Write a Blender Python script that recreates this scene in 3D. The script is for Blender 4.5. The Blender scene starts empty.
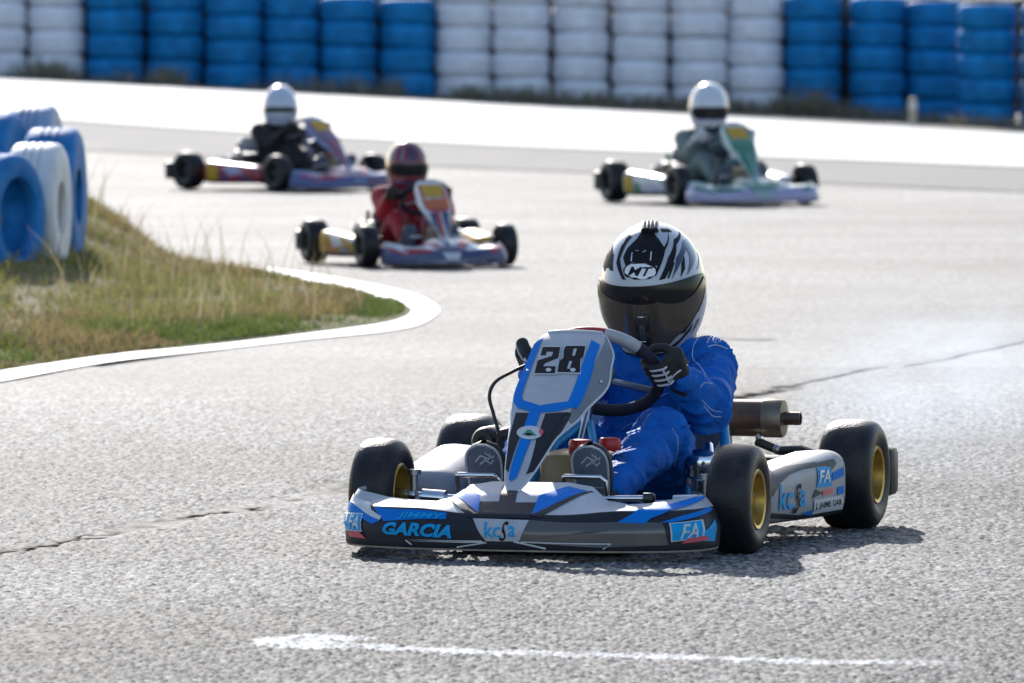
import bpy, bmesh, math, random
import numpy as np
from mathutils import Vector, Matrix, Euler, noise
from mathutils.geometry import tessellate_polygon
from mathutils.bvhtree import BVHTree

random.seed(7)
RNG = np.random.default_rng(11)
SC = bpy.context.scene
COL = SC.collection
R = math.radians

# ------------------------------------------------------------------ camera numbers
FPX = 7920.0            # focal length in pixels of a 1024 wide picture
CAMZ = 1.257
PITCH = math.atan(341.5 / FPX)

def project(p):
    x, y, z = p[0], p[1], p[2] - CAMZ
    f = y * math.cos(PITCH) - z * math.sin(PITCH)
    u = y * math.sin(PITCH) + z * math.cos(PITCH)
    return 512 + FPX * x / f, 341.5 - FPX * u / f

def ground(px, py, z=0.0):
    """the point of the level z that the photograph shows at a pixel"""
    a = math.atan((py - 341.5) / FPX) + PITCH
    d = (CAMZ - z) / math.tan(a)
    return Vector(((px - 512) / FPX * d * 1.0, d, z))

def sstep(a, b, x):
    t = np.clip((x - a) / (b - a), 0, 1)
    return t * t * (3 - 2 * t)

def gz(x, d):
    """height of the terrain: level near the camera, banked towards the far tyre wall"""
    return sstep(58, 94, d) * (-0.02 - 0.05 * np.clip(x, -14, 14))

# ------------------------------------------------------------------ materials
MATS = {}
def mat(name, col, rough=0.5, metal=0.0, var=0.08, vs=30.0, bump=0.0, bs=300.0, coat=0.0, spec=0.5, rvar=0.08, col2=None, dirt=0.0):
    if name in MATS: return MATS[name]
    m = bpy.data.materials.new(name); m.use_nodes = True
    nt = m.node_tree; N = nt.nodes; L = nt.links
    b = N['Principled BSDF']
    tc = N.new('ShaderNodeTexCoord')
    nz = N.new('ShaderNodeTexNoise'); nz.inputs['Scale'].default_value = vs; nz.inputs['Detail'].default_value = 5
    L.new(tc.outputs['Object'], nz.inputs['Vector'])
    mx = N.new('ShaderNodeMix'); mx.data_type = 'RGBA'
    c2 = col2 or tuple(min(1, c * (1 + var)) for c in col)
    c1 = col if col2 else tuple(c * (1 - var) for c in col)
    mx.inputs['A'].default_value = (*c1, 1); mx.inputs['B'].default_value = (*c2, 1)
    mr = N.new('ShaderNodeMapRange'); mr.inputs['From Min'].default_value = .3; mr.inputs['From Max'].default_value = .7
    L.new(nz.outputs['Fac'], mr.inputs['Value']); L.new(mr.outputs['Result'], mx.inputs['Factor'])
    out = mx.outputs['Result']
    if dirt:
        n2 = N.new('ShaderNodeTexNoise'); n2.inputs['Scale'].default_value = 9; n2.inputs['Detail'].default_value = 9; n2.inputs['Roughness'].default_value = .7
        L.new(tc.outputs['Object'], n2.inputs['Vector'])
        r2 = N.new('ShaderNodeMapRange'); r2.inputs['From Min'].default_value = .5; r2.inputs['From Max'].default_value = .75; r2.inputs['To Max'].default_value = dirt
        L.new(n2.outputs['Fac'], r2.inputs['Value'])
        m2 = N.new('ShaderNodeMix'); m2.data_type = 'RGBA'; m2.inputs['B'].default_value = (.10, .085, .065, 1)
        L.new(out, m2.inputs['A']); L.new(r2.outputs['Result'], m2.inputs['Factor']); out = m2.outputs['Result']
    L.new(out, b.inputs['Base Color'])
    b.inputs['Metallic'].default_value = metal
    b.inputs['Specular IOR Level'].default_value = spec
    if rvar:
        rr = N.new('ShaderNodeMapRange'); rr.inputs['To Min'].default_value = max(0.02, rough - rvar); rr.inputs['To Max'].default_value = min(1, rough + rvar)
        L.new(nz.outputs['Fac'], rr.inputs['Value']); L.new(rr.outputs['Result'], b.inputs['Roughness'])
    else:
        b.inputs['Roughness'].default_value = rough
    b.inputs['Coat Weight'].default_value = coat
    b.inputs['Coat Roughness'].default_value = .08
    if bump:
        n3 = N.new('ShaderNodeTexNoise'); n3.inputs['Scale'].default_value = bs; n3.inputs['Detail'].default_value = 4
        L.new(tc.outputs['Object'], n3.inputs['Vector'])
        bp = N.new('ShaderNodeBump'); bp.inputs['Strength'].default_value = min(1, bump); bp.inputs['Distance'].default_value = .004
        L.new(n3.outputs['Fac'], bp.inputs['Height']); L.new(bp.outputs['Normal'], b.inputs['Normal'])
    MATS[name] = m
    return m

# ------------------------------------------------------------------ mesh builder
class MB:
    def __init__(s): s.v = []; s.f = []; s.m = []; s.mats = []
    def mi(s, m):
        if m not in s.mats: s.mats.append(m)
        return s.mats.index(m)
    def add(s, vs, fs, m):
        o = len(s.v); s.v += [tuple(p) for p in vs]; k = s.mi(m) if not isinstance(m, list) else None
        for i, f in enumerate(fs):
            s.f.append(tuple(a + o for a in f)); s.m.append(s.mi(m[i]) if k is None else k)
    def grid(s, f, us, vs, m, cu=False, cv=False):
        nu, nv = len(us), len(vs)
        P = [f(u, v) for u in us for v in vs]; F = []; MM = []
        for i in range(nu if cu else nu - 1):
            for j in range(nv if cv else nv - 1):
                a = i * nv + j; b = ((i + 1) % nu) * nv + j; c = ((i + 1) % nu) * nv + (j + 1) % nv; d = i * nv + (j + 1) % nv
                F.append((a, b, c, d))
                if callable(m): MM.append(m(us[i], vs[j]))
        s.add(P, F, MM if callable(m) else m)
    def shell(s, f, us, vs, m, th, mback=None):
        """a sheet with a front, a back th behind it and closed edges; th along the (unnormalised) surface normal"""
        def back(u, v):
            p, n = nrm(f, u, v, .004, .004); return p - n * th
        s.grid(f, us, vs, m); s.grid(back, us, vs, mback or m)
        per = [(u, vs[0]) for u in us] + [(us[-1], v) for v in vs[1:]] + [(u, vs[-1]) for u in us[-2::-1]] + [(us[0], v) for v in vs[-2:0:-1]]
        P = [f(*q) for q in per] + [back(*q) for q in per]; n = len(per)
        s.add(P, [(i, (i + 1) % n, n + (i + 1) % n, n + i) for i in range(n)], mback if mback and not callable(mback) else (m if not callable(m) else m(us[0], vs[0])))
    def tube(s, path, r, m, n=10, closed=False, cap=True):
        path = [Vector(p) for p in path]; k = len(path)
        rs = r if isinstance(r, (list, tuple)) else [r] * k
        P = []; prev = None
        for i, p in enumerate(path):
            a = path[(i - 1) % k] if (closed or i > 0) else p; b = path[(i + 1) % k] if (closed or i < k - 1) else p
            t = (b - a).normalized()
            if prev is None:
                x = t.orthogonal().normalized()
            else:
                x = prev - t * prev.dot(t); x = x.normalized() if x.length > 1e-6 else t.orthogonal().normalized()
            y = t.cross(x); prev = x
            for j in range(n):
                q = 2 * math.pi * j / n; P.append(p + (x * math.cos(q) + y * math.sin(q)) * rs[i])
        F = []
        for i in range(k if closed else k - 1):
            for j in range(n):
                F.append((i * n + j, i * n + (j + 1) % n, ((i + 1) % k) * n + (j + 1) % n, ((i + 1) % k) * n + j))
        if cap and not closed:
            F.append(tuple(range(n - 1, -1, -1))); F.append(tuple((k - 1) * n + j for j in range(n)))
        s.add(P, F, m)
    def lathe(s, prof, origin, axis, m, n=40):
        """prof: list of (radius, height along axis)[, material]"""
        o = Vector(origin); a = Vector(axis).normalized(); x = a.orthogonal().normalized(); y = a.cross(x)
        P = []
        for q in prof:
            for j in range(n):
                t = 2 * math.pi * j / n
                P.append(o + a * q[1] + (x * math.cos(t) + y * math.sin(t)) * q[0])
        F = []; MM = []
        for i in range(len(prof) - 1):
            for j in range(n):
                F.append((i * n + j, i * n + (j + 1) % n, (i + 1) * n + (j + 1) % n, (i + 1) * n + j))
                MM.append(prof[i][2] if len(prof[i]) > 2 else m)
        s.add(P, F, MM)
    def box(s, c, size, m, rot=None, bev=0.0):
        bm = bmesh.new(); bmesh.ops.create_cube(bm, size=1)
        for v in bm.verts: v.co = Vector((v.co.x * size[0], v.co.y * size[1], v.co.z * size[2]))
        if bev: bmesh.ops.bevel(bm, geom=bm.edges[:], offset=bev, segments=2, affect='EDGES', profile=.5)
        M_ = (rot.to_matrix() if isinstance(rot, Euler) else rot) if rot else Matrix.Identity(3)
        bm.verts.ensure_lookup_table()
        s.add([M_ @ v.co + Vector(c) for v in bm.verts], [[v.index for v in f.verts] for f in bm.faces], m); bm.free()
    def ball(s, c, r, m, nu=16, nv=10, M_=None):
        r = r if isinstance(r, (tuple, list)) else (r, r, r); c = Vector(c); M_ = M_ or Matrix.Identity(3)
        s.grid(lambda u, v: M_ @ Vector((r[0] * math.cos(v) * math.cos(u), r[1] * math.cos(v) * math.sin(u), r[2] * math.sin(v))) + c,
               [2 * math.pi * i / nu for i in range(nu)], [math.pi * (j / nv - .5) for j in range(nv + 1)], m, cu=True)
    def capsule(s, a, ra, b, rb, m, n=14):
        a, b = Vector(a), Vector(b); t = (b - a).normalized(); L = (b - a).length
        path = []; rs = []
        for i in range(6):
            q = -math.pi / 2 + math.pi / 2 * i / 5 * .999 + .02; path.append(a + t * ra * math.sin(q)); rs.append(ra * math.cos(q))
        for i in range(6):
            q = math.pi / 2 * i / 5 * .98; path.append(b + t * rb * math.sin(q)); rs.append(rb * math.cos(q))
        s.tube(path, rs, m, n)
    def tris(s, pts2, tris2, f, m, off, center, level=1):
        """a flat drawing (points, triangles) laid on the surface f, off metres above it"""
        P = [Vector((p[0], p[1])) for p in pts2]; T = list(tris2)
        for _ in range(level):
            cache = {}; T2 = []
            def mid(i, j):
                k = (min(i, j), max(i, j))
                if k not in cache: P.append((P[i] + P[j]) / 2); cache[k] = len(P) - 1
                return cache[k]
            for a, b, c in T:
                ab, bc, ca = mid(a, b), mid(b, c), mid(c, a)
                T2 += [(a, ab, ca), (ab, b, bc), (ca, bc, c), (ab, bc, ca)]
            T = T2
        out = []
        for p in P:
            q, n = nrm(f, p.x, p.y)
            if n.dot(q - center) < 0: n = -n
            out.append(q + n * off)
        F = []
        for a, b, c in T:
            nn = (out[b] - out[a]).cross(out[c] - out[a])
            F.append((a, b, c) if nn.dot(out[a] - center) > 0 else (a, c, b))
        s.add(out, F, m)
    def decal(s, poly, f, m, off, center, level=3):
        t = tessellate_polygon([[Vector((p[0], p[1], 0)) for p in poly]])
        s.tris(poly, t, f, m, off, center, level)
    def build(s, name, parent=None, ang=40, smooth=True, weld=False):
        me = bpy.data.meshes.new(name)
        me.from_pydata(s.v, [], s.f); me.update()
        for m in s.mats: me.materials.append(m)
        me.polygons.foreach_set('material_index', s.m)
        if smooth:
            me.polygons.foreach_set('use_smooth', [True] * len(s.f)); me.set_sharp_from_angle(angle=R(ang))
        o = bpy.data.objects.new(name, me); COL.objects.link(o)
        if parent: o.parent = parent
        return o

def nrm(f, u, v, du=.002, dv=.002):
    p = f(u, v)
    a = f(u + du, v) - f(u - du, v); b = f(u, v + dv) - f(u, v - dv)
    n = a.cross(b)
    return p, (n.normalized() if n.length > 1e-12 else Vector((0, 0, 1)))

class Inv:
    """finds the place on a surface that the photograph shows at a pixel"""
    def __init__(s, f, us, vs, Mx, center):
        s.f, s.M = f, Mx; s.us, s.vs = us, vs; pts = []; uv = []
        cam = Vector((0, 0, CAMZ))
        for u in us:
            for v in vs:
                p, n = nrm(f, u, v)
                if n.dot(p - center) < 0: n = -n
                w = Mx @ p
                if (Mx.to_3x3() @ n).dot(cam - w) < 0: continue
                pts.append(project(w)); uv.append((u, v))
        s.p = np.array(pts); s.uv = uv
    def __call__(s, px, py):
        k = int(np.argmin((s.p[:, 0] - px) ** 2 + (s.p[:, 1] - py) ** 2)); u, v = s.uv[k]
        e = 1e-4
        for _ in range(6):
            a = project(s.M @ s.f(u, v)); b = project(s.M @ s.f(u + e, v)); c = project(s.M @ s.f(u, v + e))
            j = ((b[0] - a[0]) / e, (c[0] - a[0]) / e, (b[1] - a[1]) / e, (c[1] - a[1]) / e)
            det = j[0] * j[3] - j[1] * j[2]
            if abs(det) < 1e-3: break
            dx, dy = px - a[0], py - a[1]
            su = (j[3] * dx - j[1] * dy) / det; sv = (-j[2] * dx + j[0] * dy) / det
            lim = .02; su = max(-lim, min(lim, su)); sv = max(-lim, min(lim, sv))
            u += su * .8; v += sv * .8
            u = max(s.us[0], min(s.us[-1], u)); v = max(s.vs[0], min(s.vs[-1], v))
        return (u, v)
    def poly(s, pts): return [s(*p) for p in pts]

_TX = {}
def text2d(t, bold=.0, shear=.0):
    """triangles of a text in a unit box: x 0..1, y 0..1"""
    k = (t, bold, shear)
    if k in _TX: return _TX[k]
    c = bpy.data.curves.new('lettering', 'FONT'); c.body = t; c.offset = bold; c.shear = shear; c.resolution_u = 3; c.fill_mode = 'FRONT'
    o = bpy.data.objects.new('lettering', c); COL.objects.link(o)
    dg = bpy.context.evaluated_depsgraph_get(); dg.update()
    me = bpy.data.meshes.new_from_object(o.evaluated_get(dg))
    P = [(v.co.x, v.co.y) for v in me.vertices]; T = []
    for p in me.polygons:
        vs = list(p.vertices)
        for i in range(1, len(vs) - 1): T.append((vs[0], vs[i], vs[i + 1]))
    bpy.data.objects.remove(o); bpy.data.curves.remove(c); bpy.data.meshes.remove(me)
    xs = [p[0] for p in P]; ys = [p[1] for p in P]
    P = [((x - min(xs)) / (max(xs) - min(xs)), (y - min(ys)) / (max(ys) - min(ys))) for x, y in P]
    _TX[k] = (P, T); return _TX[k]

def on_quad(P, q):
    """unit box points into a quad given as bottom-left, bottom-right, top-right, top-left"""
    return [(((1 - x) * (1 - y) * q[0][0] + x * (1 - y) * q[1][0] + x * y * q[2][0] + (1 - x) * y * q[3][0]),
             ((1 - x) * (1 - y) * q[0][1] + x * (1 - y) * q[1][1] + x * y * q[2][1] + (1 - x) * y * q[3][1])) for x, y in P]

def line_poly(pts, w):
    """a stroke of width w along pts (pixels) as a polygon"""
    L = []; Rr = []
    for i, p in enumerate(pts):
        a = Vector(pts[max(0, i - 1)]); b = Vector(pts[min(len(pts) - 1, i + 1)]); t = (b - a).normalized(); n = Vector((-t.y, t.x)) * w / 2
        L.append((p[0] + n.x, p[1] + n.y)); Rr.append((p[0] - n.x, p[1] - n.y))
    return L + Rr[::-1]

def oval(c, a, b, n=20, rot=0):
    return [(c[0] + a * math.cos(t) * math.cos(rot) - b * math.sin(t) * math.sin(rot), c[1] + a * math.cos(t) * math.sin(rot) + b * math.sin(t) * math.cos(rot))
            for t in [2 * math.pi * i / n for i in range(n)]]

def interp(x, tab):
    return float(np.interp(x, [t[0] for t in tab], [t[1] for t in tab]))
def sinterp(x, tab):
    for (a, va), (b, vb) in zip(tab, tab[1:]):
        if x <= b:
            t = max(0, (x - a) / (b - a)); t = t * t * (3 - 2 * t); return va + (vb - va) * t
    return tab[-1][1]

def tag(o, label=None, cat=None, group=None, kind=None):
    if label: o['label'] = label
    if cat: o['category'] = cat
    if group: o['group'] = group
    if kind: o['kind'] = kind
    return o
def empty(name, loc=(0, 0, 0), rz=0.0, parent=None):
    o = bpy.data.objects.new(name, None); COL.objects.link(o); o.location = loc; o.rotation_euler = (0, 0, rz); o.empty_display_size = .1
    if parent: o.parent = parent
    return o

def remesh(mb, voxel, smooth=6):
    """all the pieces of mb fused into one continuous surface"""
    o = mb.build('fusing')
    a = o.modifiers.new('r', 'REMESH'); a.mode = 'VOXEL'; a.voxel_size = voxel
    b = o.modifiers.new('s', 'SMOOTH'); b.factor = .5; b.iterations = smooth
    dg = bpy.context.evaluated_depsgraph_get(); dg.update()
    me = bpy.data.meshes.new_from_object(o.evaluated_get(dg))
    V = [v.co.copy() for v in me.vertices]; F = [tuple(p.vertices) for p in me.polygons]
    N = [v.normal.copy() for v in me.vertices]
    old = o.data; bpy.data.objects.remove(o); bpy.data.meshes.remove(old); bpy.data.meshes.remove(me)
    return V, F, N

def np_mesh(name, V, F, smooth=True, mats=(), attrs=None):
    """mesh from numpy arrays: V (n,3), F (m,k)"""
    me = bpy.data.meshes.new(name); n, (m, k) = len(V), F.shape
    me.vertices.add(n); me.vertices.foreach_set('co', np.asarray(V, dtype=np.float32).ravel())
    me.loops.add(m * k); me.loops.foreach_set('vertex_index', F.astype(np.int32).ravel())
    me.polygons.add(m); me.polygons.foreach_set('loop_start', np.arange(0, m * k, k, dtype=np.int32))
    me.update(calc_edges=True)
    me.polygons.foreach_set('use_smooth', np.full(m, smooth))
    for a, d in (attrs or {}).items():
        at = me.attributes.new(a, 'FLOAT', 'POINT'); at.data.foreach_set('value', np.asarray(d, dtype=np.float32))
    for q in mats: me.materials.append(q)
    me.validate()
    o = bpy.data.objects.new(name, me); COL.objects.link(o)
    return o
# ================================================================== SETTING
def asphalt_mat(name, patch):
    m = bpy.data.materials.new(name); m.use_nodes = True
    nt = m.node_tree; N = nt.nodes; L = nt.links; b = N['Principled BSDF']
    tc = N.new('ShaderNodeTexCoord')
    ramp = N.new('ShaderNodeValToRGB')
    e = ramp.color_ramp.elements
    e[0].position = 0; e[0].color = ((.014, .013, .012, 1) if patch else (.06, .059, .058, 1)); e[1].position = 1; e[1].color = (.34, .33, .315, 1)
    for p, c in ((.35, (.072, .069, .066, 1) if patch else (.125, .123, .122, 1)), (.7, (.175, .171, .168, 1))):
        q = e.new(p); q.color = c
    big = N.new('ShaderNodeTexNoise'); big.inputs['Scale'].default_value = .55; big.inputs['Detail'].default_value = 6
    L.new(tc.outputs['Object'], big.inputs['Vector'])
    if patch:
        at = N.new('ShaderNodeAttribute'); at.attribute_name = 'tone'; L.new(at.outputs['Fac'], ramp.inputs['Fac'])
    else:
        vo = N.new('ShaderNodeTexVoronoi'); vo.inputs['Scale'].default_value = 60
        L.new(tc.outputs['Object'], vo.inputs['Vector'])
        sp = N.new('ShaderNodeSeparateColor'); L.new(vo.outputs['Color'], sp.inputs['Color']); L.new(sp.outputs['Red'], ramp.inputs['Fac'])
    mul = N.new('ShaderNodeMix'); mul.data_type = 'RGBA'; mul.blend_type = 'MULTIPLY'; mul.inputs['Factor'].default_value = 1
    mr = N.new('ShaderNodeMapRange'); mr.inputs['From Min'].default_value = .3; mr.inputs['From Max'].default_value = .7
    mr.inputs['To Min'].default_value = .68; mr.inputs['To Max'].default_value = 1.16
    L.new(big.outputs['Fac'], mr.inputs['Value'])
    cmb = N.new('ShaderNodeCombineColor')
    for c in ('Red', 'Green', 'Blue'): L.new(mr.outputs['Result'], cmb.inputs[c])
    L.new(ramp.outputs['Color'], mul.inputs['A']); L.new(cmb.outputs['Color'], mul.inputs['B'])
    out = mul.outputs['Result']
    if patch:
        for an, col in (('paint', (.80, .80, .78, 1)), ('crack', (.035, .032, .03, 1))):
            a2 = N.new('ShaderNodeAttribute'); a2.attribute_name = an
            mx = N.new('ShaderNodeMix'); mx.data_type = 'RGBA'; mx.inputs['B'].default_value = col
            L.new(out, mx.inputs['A']); L.new(a2.outputs['Fac'], mx.inputs['Factor']); out = mx.outputs['Result']
    else:
        # older, darker strips across the circuit and faint rubber along the racing line
        mp = N.new('ShaderNodeMapping'); mp.inputs['Scale'].default_value = (.05, .18, 1); mp.inputs['Rotation'].default_value = (0, 0, R(-12))
        L.new(tc.outputs['Object'], mp.inputs['Vector'])
        n2 = N.new('ShaderNodeTexNoise'); n2.inputs['Scale'].default_value = 1.4; n2.inputs['Detail'].default_value = 4
        L.new(mp.outputs['Vector'], n2.inputs['Vector'])
        r2 = N.new('ShaderNodeMapRange'); r2.inputs['From Min'].default_value = .35; r2.inputs['From Max'].default_value = .65; r2.inputs['To Min'].default_value = .88; r2.inputs['To Max'].default_value = 1.06
        L.new(n2.outputs['Fac'], r2.inputs['Value'])
        c2 = N.new('ShaderNodeCombineColor')
        for c in ('Red', 'Green', 'Blue'): L.new(r2.outputs['Result'], c2.inputs[c])
        m3 = N.new('ShaderNodeMix'); m3.data_type = 'RGBA'; m3.blend_type = 'MULTIPLY'; m3.inputs['Factor'].default_value = 1
        L.new(out, m3.inputs['A']); L.new(c2.outputs['Color'], m3.inputs['B']); out = m3.outputs['Result']
        bp = N.new('ShaderNodeBump'); bp.inputs['Strength'].default_value = .5; bp.inputs['Distance'].default_value = .004
        L.new(vo.outputs['Distance'], bp.inputs['Height']); bp.invert = True; L.new(bp.outputs['Normal'], b.inputs['Normal'])
    L.new(out, b.inputs['Base Color'])
    b.inputs['Roughness'].default_value = .78; b.inputs['Specular IOR Level'].default_value = .125
    if patch:
        a3 = N.new('ShaderNodeAttribute'); a3.attribute_name = 'crack'; r3 = N.new('ShaderNodeMapRange'); r3.inputs['To Min'].default_value = .125; r3.inputs['To Max'].default_value = 0
        L.new(a3.outputs['Fac'], r3.inputs['Value']); L.new(r3.outputs['Result'], b.inputs['Specular IOR Level'])
    return m

ASPH_FAR = asphalt_mat('asphalt_far', False)
ASPH_NEAR = asphalt_mat('asphalt_near', True)
PAINT = mat('worn_white_paint', (.78, .78, .76), .6, var=.08, vs=6, bump=.3, bs=60, dirt=.25)

# the ground: one sheet to the horizon
xs = np.concatenate([np.linspace(-400, -24, 12), np.linspace(-20, 20, 61), np.linspace(24, 400, 12)])
ds = np.concatenate([np.linspace(-60, 8, 8), np.linspace(10, 56, 24), np.linspace(57, 110, 80), np.linspace(115, 900, 30)])
X, D = np.meshgrid(xs, ds); Z = gz(X, D)
# nothing under the pebbled near sheet may poke through it
V = np.stack([X, D, Z], -1).reshape(-1, 3); nx = len(xs)
I, J = np.meshgrid(np.arange(len(ds) - 1), np.arange(nx - 1), indexing='ij'); a = (I * nx + J).ravel()
road = np_mesh('road', V, np.stack([a, a + 1, a + nx + 1, a + nx], 1), mats=[ASPH_FAR]); tag(road, kind='structure')

# the near asphalt, its stones modelled
def vnoise(x, y, seed=0):
    """smooth value noise"""
    rg = np.random.default_rng(seed); T = rg.random((64, 64))
    xi, yi = np.floor(x).astype(int), np.floor(y).astype(int); fx, fy = x - xi, y - yi
    fx = fx * fx * (3 - 2 * fx); fy = fy * fy * (3 - 2 * fy)
    g = lambda i, j: T[i % 64, j % 64]
    return (g(xi, yi) * (1 - fx) + g(xi + 1, yi) * fx) * (1 - fy) + (g(xi, yi + 1) * (1 - fx) + g(xi + 1, yi + 1) * fx) * fy

def seg_dist(X, Y, pts):
    d = np.full(X.shape, 1e9)
    for (x0, y0), (x1, y1) in zip(pts, pts[1:]):
        dx, dy = x1 - x0, y1 - y0; t = np.clip(((X - x0) * dx + (Y - y0) * dy) / (dx * dx + dy * dy), 0, 1)
        d = np.minimum(d, np.hypot(X - x0 - t * dx, Y - y0 - t * dy))
    return d

def g2(px, py): q = ground(px, py); return (q.x, q.y)

dn = [13.0]
while dn[-1] < 27.0: dn.append(dn[-1] + .0085 * (dn[-1] / 16) ** 1.8)
dn = np.array(dn); xn = np.linspace(-1, 1, 700)
X, D = np.meshgrid(xn, dn); X = X * (.078 * D + .30)
CELL = .0115
cx, cy = np.floor(X / CELL).astype(int), np.floor(D / CELL).astype(int)
rg = np.random.default_rng(5); T = 512
JX, JY, JH, JT = rg.random((4, T, T))
f1 = np.full(X.shape, 9.0); hh = np.zeros(X.shape); tone = np.zeros(X.shape)
for i in (-1, 0, 1):
    for j in (-1, 0, 1):
        a, b = (cx + i), (cy + j); ia, ib = (a * 7 + b // T * 131) % T, b % T
        dd = np.hypot(X / CELL - a - .15 - .7 * JX[ia, ib], D / CELL - b - .15 - .7 * JY[ia, ib])
        k = dd < f1; f1 = np.where(k, dd, f1); hh = np.where(k, JH[ia, ib], hh); tone = np.where(k, JT[ia, ib], tone)
stone = np.sqrt(np.clip(1 - (f1 / .78) ** 2, 0, 1)) * (.25 + .75 * hh ** 1.5)
und = vnoise(X * 3, D * 1.6, 3) * .6 + vnoise(X * 9, D * 5, 4) * .4
amp = .0076 * (.85 + .3 * und) * (1 - .75 * sstep(23, 27, D))
ZF = Z = .005 + stone * amp + (und - .5) * .0016
# the long joint that opens across the circuit
wob = lambda s: (vnoise(X * 5 + s, D * 2.2, 8) - .5) * .10 + (vnoise(X * 21 + s, D * 11, 9) - .5) * .05 + (vnoise(X * 60 + s, D * 33, 10) - .5) * .035
ck = np.array([g2(-40, 563), g2(60, 547), g2(160, 528), g2(250, 508), g2(340, 491), g2(470, 461), g2(600, 431), g2(745, 399), g2(800, 386)])
dc = np.abs(seg_dist(X + wob(0), D + wob(17) * 2, ck))
vis = sstep(.30, .55, vnoise(X * 2.6 + 3, D * 1.5, 12))
cw = (D / 17.5) ** 2
crack = (1 - sstep(.010 * cw, .034 * cw, dc)) * np.clip(.5 + .5 * vis + 1.3 * (vnoise(X * 17 + 2, D * 9, 19) - .38), 0, 1)
c2 = [g2(150, 515), g2(260, 500), g2(330, 480), g2(420, 470)]
dc2 = np.abs(seg_dist(X + wob(5) * 1.5, D + wob(29) * 3, c2)); crack = np.maximum(crack, (1 - sstep(.004, .018, dc2)) * .6 * sstep(.4, .6, vnoise(X * 3 + 9, D * 2, 14)))
# worn dark patches along it
worn = (1 - sstep(.02, .35, dc)) * sstep(.5, .75, vnoise(X * 9, D * 3.2, 15)) * .45
Z = ZF - stone * amp * .85 * (1 - sstep(.02 * cw, .07 * cw, dc)) * (.75 + .25 * vis) - np.maximum(crack, worn * .5) * .002
tone = tone * (1 - .55 * worn)
tone = np.clip(tone * .85 + .15 * und + (vnoise(X * 1.2, D * .6, 21) - .5) * .25, 0, 1)
# the painted line, worn, broad at its left end
pl = [g2(305, 648), g2(340, 650.5), g2(420, 655), g2(560, 659), g2(700, 662), g2(820, 666), g2(935, 668)]
dp = seg_dist(X, D, pl)
wid = .034 + .05 * sstep(-.30, -.46, X)
pa = 1 - sstep(0, .03, dp - wid + (vnoise(X * 30, D * 14, 30) - .5) * .05)
pa2 = 1 - sstep(0, .02, seg_dist(X, D, [g2(283, 644.5), g2(310, 641.5), g2(345, 642.5)]) - .05)
pa = np.maximum(pa, pa2 * .95)
fade = np.clip(sstep(.82, .62, X) + .25, 0, 1)
paint = np.clip(pa * fade * (.22 + .75 * vnoise(X * 26, D * 12, 33)) , 0, 1) * (1 - .5 * (f1 > .62))
n1 = len(xn); I, J = np.meshgrid(np.arange(len(dn) - 1), np.arange(n1 - 1), indexing='ij'); a = (I * n1 + J).ravel()
near = np_mesh('road_surface', np.stack([X, D, Z], -1).reshape(-1, 3), np.stack([a, a + 1, a + n1 + 1, a + n1], 1), mats=[ASPH_NEAR],
               attrs={'tone': tone.ravel(), 'paint': paint.ravel(), 'crack': np.clip(crack, 0, 1).ravel()})
tag(near, kind='structure')

# the joint and two rubber marks going on across the far asphalt: thin ragged strips of dark filler
def ragged(name, pts, w, m, z=.012, gap=.35, seed=1):
    rg = random.Random(seed); mb = MB(); P = [Vector(g2(*p)) for p in pts]
    line = []
    for p, q in zip(P, P[1:]):
        n = max(2, int((q - p).length / .06))
        line += [p.lerp(q, i / n) for i in range(n)]
    run = []
    def flush():
        if len(run) > 2:
            A = []; 
            for i, (c, ww) in enumerate(run):
                t = (run[min(i + 1, len(run) - 1)][0] - run[max(i - 1, 0)][0]).normalized(); n = Vector((-t.y, t.x)) * ww * (0 if i in (0, len(run) - 1) else 1)
                A += [(c.x + n.x, c.y + n.y, gz(c.x, c.y) + z), (c.x - n.x, c.y - n.y, gz(c.x, c.y) + z)]
            mb.add(A, [(2 * i, 2 * i + 1, 2 * i + 3, 2 * i + 2) for i in range(len(run) - 1)], m)
    for i, c in enumerate(line):
        q = noise.noise((c.x * 1.3, c.y * .7, seed))
        if q < gap - .5: flush(); run = []; continue
        wv = noise.noise((c.x * 3, c.y * 2, seed + 5)) * .06
        run.append((c + Vector((wv, wv * 2)), w * (.5 + rg.random() * .9 + max(0, q))))
    flush()
    o = mb.build(name, smooth=False); tag(o, kind='structure'); return o
TAR = mat('crack_filler', (.045, .043, .045), .9, var=.3, vs=40)
ragged('road_crack', [(800, 386), (860, 372), (905, 366), (950, 358), (1024, 341), (1100, 322)], .013, TAR, gap=-.6, seed=2)
ragged('road_crack', [(690, 336), (760, 340), (850, 332), (960, 327), (1060, 322)], .03, mat('old_seam', (.12, .12, .125), .9), gap=.5, seed=6)

# paler apron strip before the far tyre wall
APRON = mat('pale_apron_ground', (.40, .395, .38), .75, var=.22, vs=.8, bump=.2, bs=30, spec=.2)
def strip(name, front, back, m, z, nseg=60, nd=14):
    F = np.array(front); B = np.array(back); mb = MB()
    def pt(s, t):
        f = Vector((np.interp(s, np.linspace(0, 1, len(F)), F[:, 0]), np.interp(s, np.linspace(0, 1, len(F)), F[:, 1])))
        b = Vector((np.interp(s, np.linspace(0, 1, len(B)), B[:, 0]), np.interp(s, np.linspace(0, 1, len(B)), B[:, 1])))
        p = f.lerp(b, t); return Vector((p.x, p.y, float(gz(p.x, p.y)) + z))
    mb.grid(pt, [i / nseg for i in range(nseg + 1)], [i / nd for i in range(nd + 1)], m)
    o = mb.build(name); tag(o, kind='structure'); return o
APF = [(-14, 88.5), (-7, 79.5), (-4.2, 76), (-1.0, 70), (1.2, 65.5), (3.7, 59.5), (6, 55), (10, 48)]
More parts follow.
